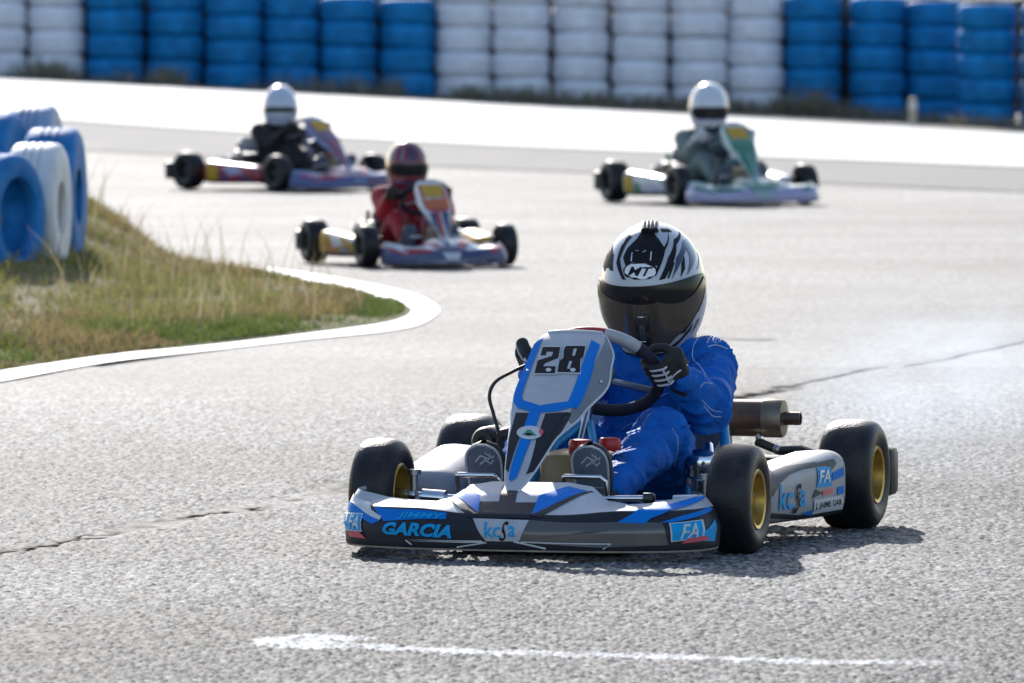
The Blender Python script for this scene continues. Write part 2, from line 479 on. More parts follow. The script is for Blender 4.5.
APB = [(-14, 97.2), (-7, 97.2), (-4.5, 97.0), (-2.0, 96.4), (1, 95.6), (4, 94.2), (7, 92.6), (12, 90)]
strip('far_apron', APF, APB, APRON, .012)
strip('worn_asphalt_strip', [(x - .3, d - 9 + .3 * max(0, x)) for x, d in APF], [(x, d - .15) for x, d in APF], mat('old_dark_asphalt', (.11, .11, .115), .85, var=.2, vs=1.5, bump=.4, bs=80, spec=.16), .006)
strip('earth_strip', [(x, d + .12) for x, d in APB], [(x, d + 3.6) for x, d in APB], mat('dry_earth', (.20, .18, .15), .95, var=.4, vs=4, bump=.8, bs=20), .02)

# ------------------------------------------------------------------ grass island
def g3(px, py): q = ground(px, py); return Vector((q.x, q.y))
OUT = [g3(*p) for p in ((-60, 392), (0, 384.5), (100, 366.5), (200, 353), (300, 341), (380, 333), (418, 326), (436, 316), (439, 310), (433, 304), (410, 294), (350, 281), (300, 273), (250, 266.5), (195, 260.5), (120, 252), (40, 243))]
INN = [g3(*p) for p in ((-60, 383), (0, 374), (100, 359), (200, 346.5), (300, 334.5), (368, 325.5), (392, 320), (402, 315), (404, 311), (400, 307.5), (382, 301), (330, 289.5), (280, 280), (240, 273), (190, 266.5), (120, 257), (40, 247.5))]
KERB = mat('kerb_white_paint', (.80, .80, .78), .65, var=.07, vs=5, bump=.3, bs=50, dirt=.35)
def smooth_line(P, n=6):
    out = []
    for i in range(len(P) - 1):
        a, b, c, d = P[max(i - 1, 0)], P[i], P[i + 1], P[min(i + 2, len(P) - 1)]
        for k in range(n):
            t = k / n; out.append(.5 * ((2 * b) + (c - a) * t + (2 * a - 5 * b + 4 * c - d) * t * t + (3 * b - a - 3 * c + d) * t ** 3))
    return out + [P[-1]]
OUTS, INNS = smooth_line(OUT), smooth_line(INN)
mb = MB(); prof = [(0, .012), (.3, .012), (.6, .012), (.9, .012), (1, .012)]
mb.grid(lambda i, j: Vector((*(OUTS[i].lerp(INNS[i], prof[j][0])), .005 + .007 * float(sstep(28.6, 27.2, OUTS[i].y)))), list(range(len(OUTS))), list(range(5)), KERB)
o = mb.build('kerb'); tag(o, kind='structure')
# bank
bd = np.array([p.y for p in INNS]); bx = np.array([p.x for p in INNS]); tip = int(np.argmax(bx))
BDn = np.concatenate([bd[:tip + 1], bd[tip + 1:], [48, 60]]); BXn = np.concatenate([bx[:tip + 1], bx[tip + 1:], [-3.2, -5.5]])
o_ = np.argsort(BDn); BDn, BXn = BDn[o_], BXn[o_]
def bank_edge(d): return np.interp(d, BDn, BXn)
def bank_z(x, d):
    s = np.clip(bank_edge(d) - x, 0, 6)
    s = np.minimum(s, np.clip((d - 22) * .5, 0, 9))
    h = (1 - np.exp(-s / .75))
    return .012 + (1 - np.exp(-s / .4)) * .035 + .28 * sstep(-1.40, -2.2, x) * sstep(29.5, 38, d) * np.clip(s * 4, 0, 1) + h * .03 * (vnoise(x * 4 + 50, d * 2, 40) - .3)
dd = np.linspace(22.5, 56, 200); ss = np.concatenate([np.linspace(0, 1.6, 50), np.linspace(1.7, 8, 20)])
D, S = np.meshgrid(dd, ss, indexing='ij'); Xb = bank_edge(D) - S + .03; Zb = bank_z(Xb, D); Zb[:, 0] = .008
k = len(ss); I, J = np.meshgrid(np.arange(len(dd) - 1), np.arange(k - 1), indexing='ij'); a = (I * k + J).ravel()
SOIL = mat('grassy_soil', (.16, .12, .07), .95, vs=5, bump=.8, bs=60, col2=(.09, .11, .035), spec=.08)
bank = np_mesh('grass_bank', np.stack([Xb, D, Zb], -1).reshape(-1, 3), np.stack([a, a + k, a + k + 1, a + 1], 1), mats=[SOIL]); tag(bank, kind='structure')

def leaf_mat(name, cols, rough=.6):
    m = bpy.data.materials.new(name); m.use_nodes = True; nt = m.node_tree; b = nt.nodes['Principled BSDF']
    a = nt.nodes.new('ShaderNodeAttribute'); a.attribute_name = 'tone'; r = nt.nodes.new('ShaderNodeValToRGB')
    for i, c in enumerate(cols):
        e = r.color_ramp.elements[i] if i < 2 else r.color_ramp.elements.new(0)
        e.color = (*c, 1)
    for i, e in enumerate(r.color_ramp.elements): e.position = i / (len(cols) - 1)
    nt.links.new(a.outputs['Fac'], r.inputs['Fac']); nt.links.new(r.outputs['Color'], b.inputs['Base Color'])
    b.inputs['Roughness'].default_value = rough; b.inputs['Specular IOR Level'].default_value = .3
    tr = nt.nodes.new('ShaderNodeBsdfTranslucent'); mx = nt.nodes.new('ShaderNodeMixShader'); mx.inputs['Fac'].default_value = .45
    nt.links.new(r.outputs['Color'], tr.inputs['Color']); nt.links.new(b.outputs['BSDF'], mx.inputs[1]); nt.links.new(tr.outputs['BSDF'], mx.inputs[2])
    nt.links.new(mx.outputs['Shader'], nt.nodes['Material Output'].inputs['Surface'])
    return m

def blades(name, bx, by, bz, h, w, lean, tone, m, seg=2):
    n = len(bx); az = RNG.random(n) * 2 * math.pi; la = RNG.random(n) * 2 * math.pi
    V = []; lv = []
    for i in range(seg + 1):
        t = i / seg; ww = w * (1 - t ** 1.5) * .5 + .0004
        cxx = bx + np.cos(la) * lean * h * t * t; cyy = by + np.sin(la) * lean * h * t * t; cz = bz + h * t * (1 - .3 * lean * t)
        V += [np.stack([cxx - np.cos(az) * ww, cyy - np.sin(az) * ww, cz], -1), np.stack([cxx + np.cos(az) * ww, cyy + np.sin(az) * ww, cz], -1)]
    V = np.stack(V, 1); k = 2 * (seg + 1); base = np.arange(n) * k
    F = np.concatenate([np.stack([base + 2 * i, base + 2 * i + 1, base + 2 * i + 3, base + 2 * i + 2], 1) for i in range(seg)])
    return np_mesh(name, V.reshape(-1, 3), F, mats=[m], attrs={'tone': np.repeat(tone, k)})
GRASS = leaf_mat('grass_blades', [(.065, .095, .02), (.115, .15, .035), (.18, .20, .055), (.27, .22, .09), (.23, .15, .085)])
n = 230000
d = 23.5 + 23 * RNG.random(n) ** 1.1; s = 5.2 * RNG.random(n) ** 1.6
x = bank_edge(d) - s
cl = vnoise(x * 3.2 + 90, d * 1.5, 50) * .6 + vnoise(x * 9 + 90, d * 4, 51) * .4
keep = (np.abs(x / d) * FPX < 1150) & (RNG.random(n) < .10 + 2.2 * np.clip(cl - .22, 0, 1)); x, d, s, cl = x[keep], d[keep], s[keep], cl[keep]; n = len(x)
h = (.018 + .052 * RNG.random(n) ** 1.5) * (.5 + 1.1 * cl) * np.clip(.4 + s * 3, .4, 1)
dry = vnoise(x * 2.2 + 20, d * 1.1, 52)
tone = np.clip(.16 + .9 * RNG.random(n) ** 1.3 * .55 + 2.0 * np.clip(dry - .48, 0, 1) + .22 * (s < .5) + .2 * (s < .15), 0, 1)
o = blades('grass', x, d, bank_z(x, d) - .004, h, .004 + .006 * RNG.random(n), .2 + .9 * RNG.random(n), tone, GRASS); tag(o, kind='stuff', label='short green grass with dry patches inside the white kerb')
# tall dry stems
n = 340
d = 29 + 11 * RNG.random(n); s = .12 + 1.5 * RNG.random(n) ** 1.2; x = bank_edge(d) - s
k = np.abs(x / d) * FPX < 500; x, d = x[k], d[k]; n = len(x)
DRY = leaf_mat('dry_stems', [(.16, .12, .06), (.26, .21, .11), (.33, .29, .18)])
o = blades('dry_grass_stems', x, d, bank_z(x, d), .14 + .22 * RNG.random(n) ** 2, np.full(n, .005), .15 + .4 * RNG.random(n), RNG.random(n), DRY, 3); tag(o, kind='stuff', label='thin dry stems standing above the grass')

# ------------------------------------------------------------------ tyres
BLUE_T = mat('blue_tyre_paint', (.003, .165, .41), .65, var=.3, vs=5, bump=.5, bs=40, dirt=.22, spec=.2)
WHITE_T = mat('white_tyre_paint', (.66, .67, .74), .55, var=.12, vs=5, bump=.5, bs=40, dirt=.4)
RUB_IN = mat('bare_tyre_rubber', (.02, .02, .022), .8, var=.3)
def tyre_mesh(name, r, h, m, hole=.55, groove=True, nn=40, sq=False):
    mb = MB(); k = h / 2
    P = [(r * hole, -k * .78, RUB_IN if not sq else m), (r * hole * 1.03, -k * .93, m), (r * .72, -k, m), (r * (.90 if sq else .86), -k * .96, m), (r * (.96 if sq else .94), -k * (.86 if sq else .80), m), (r * .985, -k * (.74 if sq else .52), m)]
    if groove:
        for g in (-.3, 0, .3):
            P += [(r * .995, k * (g - .06), m), (r * .97, k * (g - .04), m), (r * .97, k * (g + .04), m), (r * .995, k * (g + .06), m)]
    P += [(r * .985, k * (.74 if sq else .52), m), (r * (.96 if sq else .94), k * (.86 if sq else .80), m), (r * (.90 if sq else .86), k * .96, m), (r * .72, k, m), (r * hole * 1.03, k * .93, m), (r * hole, k * .78, RUB_IN if not sq else m), (r * .8, 0, RUB_IN if not sq else m), (r * hole, -k * .78, RUB_IN)]
    mb.lathe(P, (0, 0, 0), (0, 0, 1), m, nn)
    o = mb.build(name, ang=50); return o
proto = {'blue': tyre_mesh('tyre', .362, .308, BLUE_T), 'white': tyre_mesh('tyre', .362, .308, WHITE_T)}
used_proto = {'blue': False, 'white': False}
ORD = ['first', 'second', 'third', 'fourth', 'fifth', 'sixth', 'seventh', 'eighth']
LEV = ['lowest', 'second tyre up', 'third tyre up', 'fourth tyre up', 'fifth tyre up', 'sixth tyre up']
sections = [('white', 'far left white section', [-2, 56, ]), ('blue', 'long blue section at left', [115, 175.5, 233.5, 291, 349, 407.5]),
            ('white', 'middle white section', [465, 521.5, 580.5, 640.5, 699, 755]), ('blue', 'right blue section', [813.5, 876.5, 933])]
def put_tyre(colour, x, d, z, label, group, rg):
    o = proto[colour]
    if used_proto[colour]: o = o.copy(); COL.objects.link(o)
    used_proto[colour] = True
    o.location = (x + rg.uniform(-.012, .012), d + rg.uniform(-.03, .03), z); o.rotation_euler = (rg.uniform(-.02, .02), rg.uniform(-.012, .012), rg.random() * 6.28)
    tag(o, label, 'tyre', group)
rg = random.Random(3)
for colour, sec, pxs in sections:
    for i, px in enumerate(pxs):
        d = 98.6 + rg.uniform(-.06, .06); x = (px - 512) / FPX * d; z0 = float(-.02 - .05 * x) + rg.uniform(-.015, .015)
        k = 0
        while True:
            zc = z0 + .155 + k * .306
            if project((x, d, zc - .15))[1] < 1 or k > 5: break
            lv = 'lowest' if k == 0 else ORD[k] + ' tyre up'
            put_tyre(colour, x, d, zc, f'{colour} tyre, {lv}, {ORD[i]} stack from left of the {sec}', 'painted tyres stacked in the far barrier', rg)
            k += 1
for i, (px, d, hgt) in enumerate(((987, 96.9, 5), (1049, 96.7, 5))):
    x = (px - 512) / FPX * d; z0 = -.32 - .01 * i
    for k in range(hgt):
        lv = 'lowest' if k == 0 else ('topmost' if k == 4 else ORD[k] + ' tyre up')
        put_tyre('blue', x, d, z0 + .155 + k * .306, f'blue tyre, {lv}, ' + ('lower stack with sunlit top standing before the wall at right' if i == 0 else 'stack cut off by the right edge of the photo'), 'painted tyres stacked in the far barrier', rg)

# upright tyres dug into the bank at left
BLUE_U = mat('weathered_blue_tyre_paint', (.005, .14, .38), .65, var=.35, vs=9, bump=.7, bs=60, dirt=.3, spec=.2)
WHITE_U = mat('weathered_white_tyre_paint', (.58, .58, .60), .6, var=.15, vs=9, bump=.6, bs=60, dirt=.6)
PALE_U = mat('faded_pale_blue_tyre_paint', (.22, .30, .45), .6, var=.2, vs=9, bump=.6, bs=60, dirt=.4)
def upright(px, top, d, r, w, yaw, m, label, hole=.4):
    o = tyre_mesh('tyre', r, w, m, hole=hole, nn=56, sq=True)
    z = CAMZ - top * d / FPX - r
    o.rotation_euler = Euler((0, R(90), R(yaw)), 'XYZ'); o.location = ((px - 512) / FPX * d, d, z)
    tag(o, label, 'tyre', 'painted tyres dug upright into the grass bank'); return o
upright(0, 153, 33.2, .27, .19, -24, BLUE_U, 'weathered blue upright tyre showing its dark hole, at the left edge of the photo', .62)
upright(38, 142, 33.75, .28, .22, -6, WHITE_U, 'chipped white upright tyre between two blue tyres on the grass bank')
upright(54, 127, 34.5, .30, .235, -4, BLUE_U, 'blue upright tyre with pale worn tread nearest the track on the grass bank')
upright(34, 104, 36.4, .29, .22, -5, PALE_U, 'faded pale blue upright tyre standing behind the others on the bank')
upright(-6, 112, 36.0, .29, .22, -10, BLUE_U, 'dark blue upright tyre at the back left, mostly cut off by the photo edge')

# dark bank added behind the wall to close its gaps to sky and sun
mb = MB(); mb.grid(lambda x, t: Vector((x + .1 * math.sin(t * 9), np.interp(t, [0, .35, .6, 1], [98.98, 99.15, 100.2, 106]), -.05 * x - .1 + .03 * max(0, x + 2) + np.interp(t, [0, .35, .6, 1], [0, 1.42, 1.5, 1.3]) + .05 * noise.noise((x * 2, t * 9, 1)))), list(np.linspace(-9, 9.5, 80)), list(np.linspace(0, 1, 12)), mat('dark_gap_backing', (.05, .045, .04), .95, var=.3, vs=4, bump=.6, bs=20)); tag(mb.build('added_gap_backing'), kind='structure')
# weeds at the foot of the far wall
WEED = leaf_mat('weed_leaves', [(.10, .11, .07), (.16, .16, .10), (.32, .28, .19), (.26, .21, .16)])
wx = []; 
for px, wdt, n_, hh_ in ((40, 30, 500, .45), (60, 24, 500, .42), (168, 26, 500, .42), (120, 40, 200, .25), (300, 70, 400, .35), (390, 18, 240, .6), (350, 40, 300, .5), (470, 30, 700, .35), (520, 40, 800, .38), (560, 30, 500, .36), (600, 40, 800, .33), (650, 50, 900, .34), (700, 40, 800, .36), (745, 34, 700, .34), (790, 30, 900, .5), (815, 30, 1000, .6), (845, 36, 700, .42), (900, 60, 600, .3), (960, 60, 700, .28), (1010, 60, 500, .28)):
    for _ in range(int(n_ * .5)):
        q = px + rg.gauss(0, wdt * .5); wx.append((q, min(1, rg.random() ** 1.3) * .8 * hh_ * math.exp(-((q - px) / wdt) ** 2)))
wx = np.array(wx); n = len(wx)
d = 98.0 - .9 * RNG.random(n) - np.where(wx[:, 0] > 940, 1.6, 0); x = (wx[:, 0] - 512) / FPX * d
zb = -.02 - .05 * x
o = blades('weeds', x, d, zb + .3 * wx[:, 1] * RNG.random(n), .05 + wx[:, 1] * .9, .012 + .02 * RNG.random(n), .4 + .8 * RNG.random(n), RNG.random(n), WEED); tag(o, kind='stuff', label='dry weeds along the foot of the far tyre wall')
# a little pale marker post before the wall
mb = MB(); mb.lathe([(0, 0), (.05, 0), (.05, .34), (.042, .37), (0, .385)], (0, 0, 0), (0, 0, 1), mat('pale_post', (.42, .36, .27), .7, var=.2), 16)
mb.lathe([(.052, .24), (.054, .245), (.054, .31), (.052, .315)], (0, 0, 0), (0, 0, 1), mat('post_band', (.62, .60, .56), .6), 16)
o = mb.build('marker_post'); x = (912.5 - 512) / FPX * 95.2; o.location = (x, 95.2, float(gz(x, 95.2)) - .03); tag(o, 'short pale marker post at the foot of the right blue tyre stacks', 'post')
# ================================================================== KARTS
HERO_LOC, HERO_YAW = Vector((.108, 17.97, .006)), R(-16)
HM = Matrix.Translation(HERO_LOC) @ Matrix.Rotation(HERO_YAW, 4, 'Z')

RUBBER = mat('slick_tyre_rubber', (.007, .007, .009), .47, var=.4, vs=25, bump=.3, bs=150, spec=.36, dirt=.35)
GOLD = mat('gold_rim', (.52, .34, .09), .38, metal=.85, var=.15, vs=30)
CHROME = mat('polished_steel', (.62, .63, .66), .18, metal=1, var=.08, vs=20)
STEEL = mat('dull_steel', (.30, .30, .32), .42, metal=1, var=.2, vs=25)
BLACKP = mat('black_plastic', (.014, .014, .016), .5, var=.3, vs=20, bump=.15, bs=200)
DARKM = mat('dark_metal', (.05, .05, .055), .45, metal=.7, var=.3)
EXH = mat('heat_stained_exhaust', (.085, .060, .045), .42, metal=.85, vs=14, col2=(.16, .115, .085))
EXH2 = mat('exhaust_end_cap', (.20, .165, .125), .45, metal=.85, var=.25, vs=20)
LBLUE = mat('light_blue_paint', (.012, .22, .50), .3, var=.1, coat=.4)
TANK = mat('amber_fuel_tank', (.30, .215, .12), .4, var=.12, vs=9)
RED = mat('red_cap', (.38, .012, .012), .4, var=.15)
SEATM = mat('grey_seat_shell', (.33, .33, .34), .38, var=.15, vs=8, coat=.2)
SILVER = mat('silver_bodywork', (.40, .41, .45), .5, metal=.1, var=.08, vs=6, coat=.0, spec=.35, dirt=.28)
LSILV = mat('white_bodywork', (.50, .51, .54), .35, var=.05, vs=6, coat=.2, dirt=.15)
DBLUE = mat('blue_sticker', (.001, .155, .55), .6, var=.06, vs=8, spec=.12)
CYAN = mat('cyan_sticker', (.004, .29, .62), .55, var=.05, spec=.15)
DGREY = mat('dark_grey_sticker', (.018, .018, .025), .5, var=.12, vs=10, spec=.25)
GROUND_MIRROR = mat('silver_with_painted_reflection', (.10, .094, .092), .36, metal=.5, var=.2, vs=7, coat=.3, dirt=.2)  # silver bodywork with the ground's dark reflection put into its colour
INK = mat('black_sticker', (.010, .010, .014), .6, var=.1, spec=.15)
PINK = mat('pink_sticker', (.55, .07, .10), .4, var=.1)
WHITE = mat('white_sticker', (.72, .73, .75), .35, var=.04, coat=.2)
LIP = mat('scuffed_lip', (.34, .29, .24), .6, var=.25, vs=18, bump=.3, bs=90)
GREEN = mat('green_sticker', (.03, .22, .12), .4)

# ---------------- surfaces (kart frame: x to the photograph's right, -y forwards, z up)
_arc = []
for i in range(401):
    s = -math.pi / 2 + math.pi * i / 400
    sx = math.copysign(abs(math.sin(s)) ** .80, math.sin(s)); cy = abs(math.cos(s)) ** .62
    _arc.append((.428 * sx - .013, -.15 - .245 * cy))
_L = [0]
for a, b in zip(_arc, _arc[1:]): _L.append(_L[-1] + math.hypot(b[0] - a[0], b[1] - a[1]))
BL = _L[-1] / 2; _L = np.array(_L) - BL; _ax = np.array([a[0] for a in _arc]); _ay = np.array([a[1] for a in _arc])
def bum_plan(u):
    x, y = np.interp(u, _L, _ax), np.interp(u, _L, _ay)
    x2, y2 = np.interp(min(u + .02, BL), _L, _ax), np.interp(min(u + .02, BL), _L, _ay); x1, y1 = np.interp(max(u - .02, -BL), _L, _ax), np.interp(max(u - .02, -BL), _L, _ay)
    t = math.hypot(x2 - x1, y2 - y1); return float(x), float(y), -(y2 - y1) / t, (x2 - x1) / t    # point, inward normal
def f_bum(u, v):
    """front bumper: v 0 under the lip, .12 lip edge, .5 top of the front face, 1 back edge"""
    x, y, nx_, ny_ = bum_plan(u); ax = abs(x)
    hf = .088 - .010 * (1 - sstep(.10, .25, ax)) + .004 * sstep(.36, .45, ax)
    rise = interp(ax, [(0, .062), (.10, .062), (.16, .050), (.205, .014), (.27, .004), (.33, .008), (.38, .014), (.42, .026), (.46, .030)])
    dep = interp(ax, [(0, .135), (.14, .14), (.2, .13), (.28, .135), (.34, .09), (.39, .045), (.42, .02), (.46, .008)])
    crv = .010; k_ = 1 - .55 * float(sstep(.38, .43, ax))
    T = [(0, .05, .022), (.12, 0.004, .024), (.16, 0.0, .032), (.33, .008 - crv, .03 + hf * .5), (.47, .022 * k_, .03 + hf * .95), (.5, .03 * k_, .03 + hf), (.75, .03 * k_ + dep * .5, .03 + hf + rise * .62), (.96, .03 * k_ + dep, .03 + hf + rise), (1.0, .034 * k_ + dep * 1.02, .022 + hf + rise)]
    ins = float(np.interp(v, [t[0] for t in T], [t[1] for t in T])); z = float(np.interp(v, [t[0] for t in T], [t[2] for t in T]))
    return Vector((x + nx_ * ins, y + ny_ * ins, z))
CB = Vector((0, .05, .02))

_pd = Vector((0, .415, .345)).normalized(); _pn = Vector((0, -_pd.z, _pd.y))
PW = [(0, .010), (.05, .024), (.12, .034), (.25, .047), (.4, .069), (.5, .091), (.62, .108), (.75, .116), (.86, .112), (.94, .092), (.98, .070), (1.0, .045)]
def f_pan(u, v):
    """number panel: u -1..1 across, v 0 at the lower tip, 1 at the top"""
    fw = interp(v, FLATW); wg = sinterp(v, WING)
    c = Vector((-.03, -.285, .154)).lerp(Vector((-.002, .135, .497)), v) + _pn * (.016 * math.sin(math.pi * v))
    a = abs(u); t = max(0, (a - .7) / .3)
    x = fw * min(a, .7) / .7 + t * wg * (.52 if u > 0 else .22)
    back = .06 * fw * (min(a, .7) / .7) ** 2 + t * wg * .9 + .05 * max(0, v - .93)
    return c + Vector((math.copysign(x, u), 0, 0)) - _pn * back
FLATW = [(0, .010), (.05, .022), (.12, .032), (.25, .045), (.4, .060), (.5, .073), (.58, .079), (.92, .081), (.97, .076), (1.0, .062)]
WING = [(0, .004), (.28, .008), (.5, .030), (.74, .056), (.88, .040), (1.0, .004)]
CP = Vector((0, .35, .1))
def pod_dims(y):
    t = (y - .17) / .53
    xo = .452 + .055 * t; zt = .168 + .036 * t; zb = .052 - .008 * t
    return xo, zt, zb
def f_pod(y, z):
    """outer face of the side pod as a height field over (y, z)"""
    xo, zt, zb = pod_dims(y); zc, b = (zt + zb) / 2, (zt - zb) / 2
    t = min(1, abs((z - zc) / b)); return Vector((xo - .06 + .06 * max(0, 1 - t ** 4.5) ** .4, y, z))
CPOD = Vector((0, .45, .12))

def f_helm(th, ph):
    """racing helmet: th degrees round from the front, ph degrees up"""
    a, e = R(th), R(ph); ce, se = max(0, math.cos(e)), math.sin(e)
    k = ce ** .92 if ph > 0 else ce ** .55
    cx = math.copysign(abs(math.sin(a)) ** .95, math.sin(a)); cy = math.copysign(abs(math.cos(a)) ** .95, math.cos(a))
    fr = max(0, cy)
    y = -.150 * cy * k * (1 + (.10 * fr * sstep(0, -45, ph) if ph < 0 else 0))
    x = .122 * cx * k * (1 - (.10 * sstep(-10, -60, ph)))
    z = .158 * math.copysign(abs(se) ** 1.0, se) * (1 if ph > 0 else .98)
    return Vector((float(x), float(y), float(z)))
CH = Vector((0, 0, 0))

# ---------------- decals read once from the photograph (pixels) into surface coordinates
IB = Inv(f_bum, list(np.linspace(-BL, BL, 160)), list(np.linspace(.12, .96, 40)), HM, CB)
IP = Inv(f_pan, list(np.linspace(-.98, .98, 50)), list(np.linspace(.02, .98, 60)), HM, CP)
IS = Inv(f_pod, list(np.linspace(.17, .70, 60)), list(np.linspace(.05, .20, 40)), HM, CPOD)

# (surface, polygon, material, layer)
BUM_ART = [
 ([(473, 518.6), (529, 520.5), (519, 541.5), (486, 541)], 'base', 1),
 ([(529, 520.5), (600, 523), (662, 523), (668, 545), (600, 547.5), (519, 542)], 'gun', 1),  # right front face: mirrored ground painted as a darker tone
 ([(434.5, 487), (441, 488.5), (477, 513), (475, 519), (468, 517)], 'dark', 1),
 ([(441, 488.5), (458, 484.5), (481, 496), (478.5, 513)], 'accent', 2),
 ([(480, 502), (499, 502), (503, 486), (519, 489), (515, 503), (537, 503), (531, 518.5), (478, 518)], 'dark', 1),
 ([(532, 515.5), (588, 492), (594, 493), (541, 517.5)], 'dark', 1),
 ([(539, 496.4), (568, 487), (588, 491.7), (531.6, 515)], 'accent', 2),
 ([(617, 523), (631, 515), (664, 506), (694, 497.6), (706, 496.5), (678, 509), (650, 519), (645, 524)], 'accent', 2),
 ([(660, 523), (678, 517), (708, 507.5), (712, 509.5), (671, 523)], 'accent', 2),
 ([(703, 531), (714, 519), (714, 541), (703, 541)], 'cyan', 2),
 ([(374, 507), (392, 509), (447, 513), (446, 519.5), (384, 521.5), (380, 516)], 'accent', 1),
 ([(346, 499), (352, 502), (375, 518), (380, 521.5), (372, 524), (358, 515), (346, 507)], 'accent', 1),
 ([(351, 492), (356, 496), (372, 510), (382, 517), (380, 520.5), (374, 518), (358, 507), (350.5, 500)], 'white', 3),  # highlight on the left wing, painted as a white stripe
 (line_poly([(406, 540), (481, 541), (487, 542.5), (457, 547)], 1.2), 'white', 2),
 (line_poly([(406, 540), (412, 544.5)], 1.4), 'white', 2),
 (line_poly([(514, 541.5), (546, 548.5)], 1.6), 'white', 3),
 (line_poly([(521, 542), (611, 544), (603, 549)], 1.2), 'white', 3),
]
FA_R = [(670.5, 542), (702.7, 537.4), (702, 519.7), (668.5, 523.7)]
FA_L = [(347, 530), (363, 531.5), (364, 514), (346, 511.5)]
def inset(q, t):
    c = (sum(p[0] for p in q) / 4, sum(p[1] for p in q) / 4); return [(p[0] + (c[0] - p[0]) * t, p[1] + (c[1] - p[1]) * t) for p in q]
BUM_HERO = [(FA_R, 'white', 3), (inset(FA_R, .10), 'cyan', 4), (FA_L, 'white', 3), (inset(FA_L, .12), 'cyan', 4),
 ([(680, 543.5), (688, 538), (704, 535.5), (709, 539)], 'pink', 5), ([(349, 531), (360, 531), (367, 538.5), (351, 536)], 'pink', 5)]
BUM_TEXT = [('GARCIA', [(383.6, 534), (452, 538.3), (453, 526), (384, 522.5)], 'cyan', .045, .25, 4),
 ('JIMMY', [(396.5, 520), (444, 521.5), (446, 514.5), (398, 513)], 'cyan', .03, .25, 4),
 ('kc', [(485, 537.5), (501, 537.5), (501, 522.5), (485, 522.5)], 'cyan', .012, 0, 4), ('a', [(508.5, 537), (515.5, 537), (515.5, 526.5), (508.5, 526.5)], 'cyan', .012, 0, 4),
 ('S', [(499.5, 541), (508, 540.5), (509, 522), (502, 522)], 'ink', .008, .3, 5),
 ('FA', [(679, 539), (697, 537), (697, 523.5), (680, 525.5)], 'white', .015, .25, 6), ('FA', [(350.5, 528), (360, 529), (361, 516.5), (351, 515)], 'white', .015, .25, 6)]
PAN_ART = [
 ([(516, 413), (529.5, 413.5), (519, 440), (508.5, 473), (505, 466), (509, 440)], 'dark', 1),
 ([(545.5, 414), (571, 414), (558, 440), (534, 471), (526, 475), (536.4, 440)], 'dark', 1),
 ([(534, 342), (544, 338.5), (522, 397), (523.6, 401), (540, 406), (539.5, 413), (527, 411), (518, 408.5), (513.5, 402), (513.5, 393.5)], 'accent', 2),
 ([(591.5, 340.5), (600, 345.5), (577, 409), (557, 412), (539.5, 413), (540, 406), (568, 402)], 'accent', 2),
 ([(530, 410.5), (541.5, 411), (530.5, 442), (516.8, 478), (511.5, 482), (509, 479.5), (520, 441)], 'accent', 2),
]
EIGHT = [[(566, 347), (585.5, 347), (583.5, 357.5), (580.5, 360), (580, 373.5), (557.5, 373), (559.5, 362), (563.5, 359), (564, 351)]]
EIGHT_S = [[(574, 349.8), (577.2, 349.8), (575, 357), (572.3, 357)], [(569.5, 362.3), (572.3, 362.3), (570, 370), (567.2, 370)]]
TWO = [[(543, 348), (560.5, 348), (558.5, 359), (550, 362.3), (545, 364.5), (543.5, 367.3), (556, 367.3), (555, 374.2), (534.7, 374.2), (538, 361.5), (552, 357), (553.5, 352.8), (547, 352.5), (546, 356.3), (540.8, 356.3)]]
def grow(q, t):
    c = (sum(p[0] for p in q) / len(q), sum(p[1] for p in q) / len(q)); return [(p[0] + (p[0] - c[0]) * t, p[1] + (p[1] - c[1]) * t) for p in q]
PAN_HERO = [(grow(EIGHT[0], .09), 'pale', 2), (grow([(543, 348), (560.5, 348), (556, 374.2), (534.7, 374.2)], .09), 'pale', 2), ([(543, 348), (560.5, 348), (556, 374.2), (534.7, 374.2)], 'base', 3), (EIGHT[0], 'ink', 4), (TWO[0], 'ink', 4)] + [(q, 'base', 5) for q in EIGHT_S] + \
 [(oval((548.8, 371.2), 2.8, 1.9), 'white', 6), (oval((573, 371.2), 2.8, 1.9), 'white', 6),
  (oval((530, 433.5), 13, 6.8), 'white', 4), ([(522.5, 436), (528, 430.5), (531, 431), (537, 437)], 'green', 5), ([(540.5, 428), (544, 433), (541.5, 437.5), (539, 433)], 'pink', 5), (oval((529, 435.5), 3.5, 1.3), 'ink', 6)]
POD_ART = [
 ([(767, 496), (766, 480), (772, 472), (786, 466.5), (803, 464), (818, 461.5), (803, 469), (789, 475), (779, 484), (772, 497)], 'dark', 1),
 ([(803, 466.5), (833, 459), (836, 464), (830.6, 471), (826.7, 465.5), (805, 469)], 'dark', 1),
 ([(815, 489), (822, 493), (811, 499)], 'dark', 1),
 ([(770, 518), (800, 519), (842, 512), (842, 507), (800, 515), (770, 513)], 'dark', 1),
 ([(800, 514), (812, 509.5), (811, 515)], 'accent', 2),
 ([(831.5, 473), (843, 467), (843, 475.6), (831.5, 481)], 'accent', 2),
 ([(837, 487.4), (843, 485.3), (843, 493), (836.5, 494.7)], 'accent', 2),
]
POD_HERO = [([(816, 468), (829.5, 466.5), (830.6, 486), (816, 487.4)], 'cyan', 2), ([(813, 500), (841.5, 494.7), (841.5, 508.3), (811, 513.8)], 'white', 3), ([(822, 490.5), (832, 488), (832, 493), (822, 496)], 'pink', 2)]
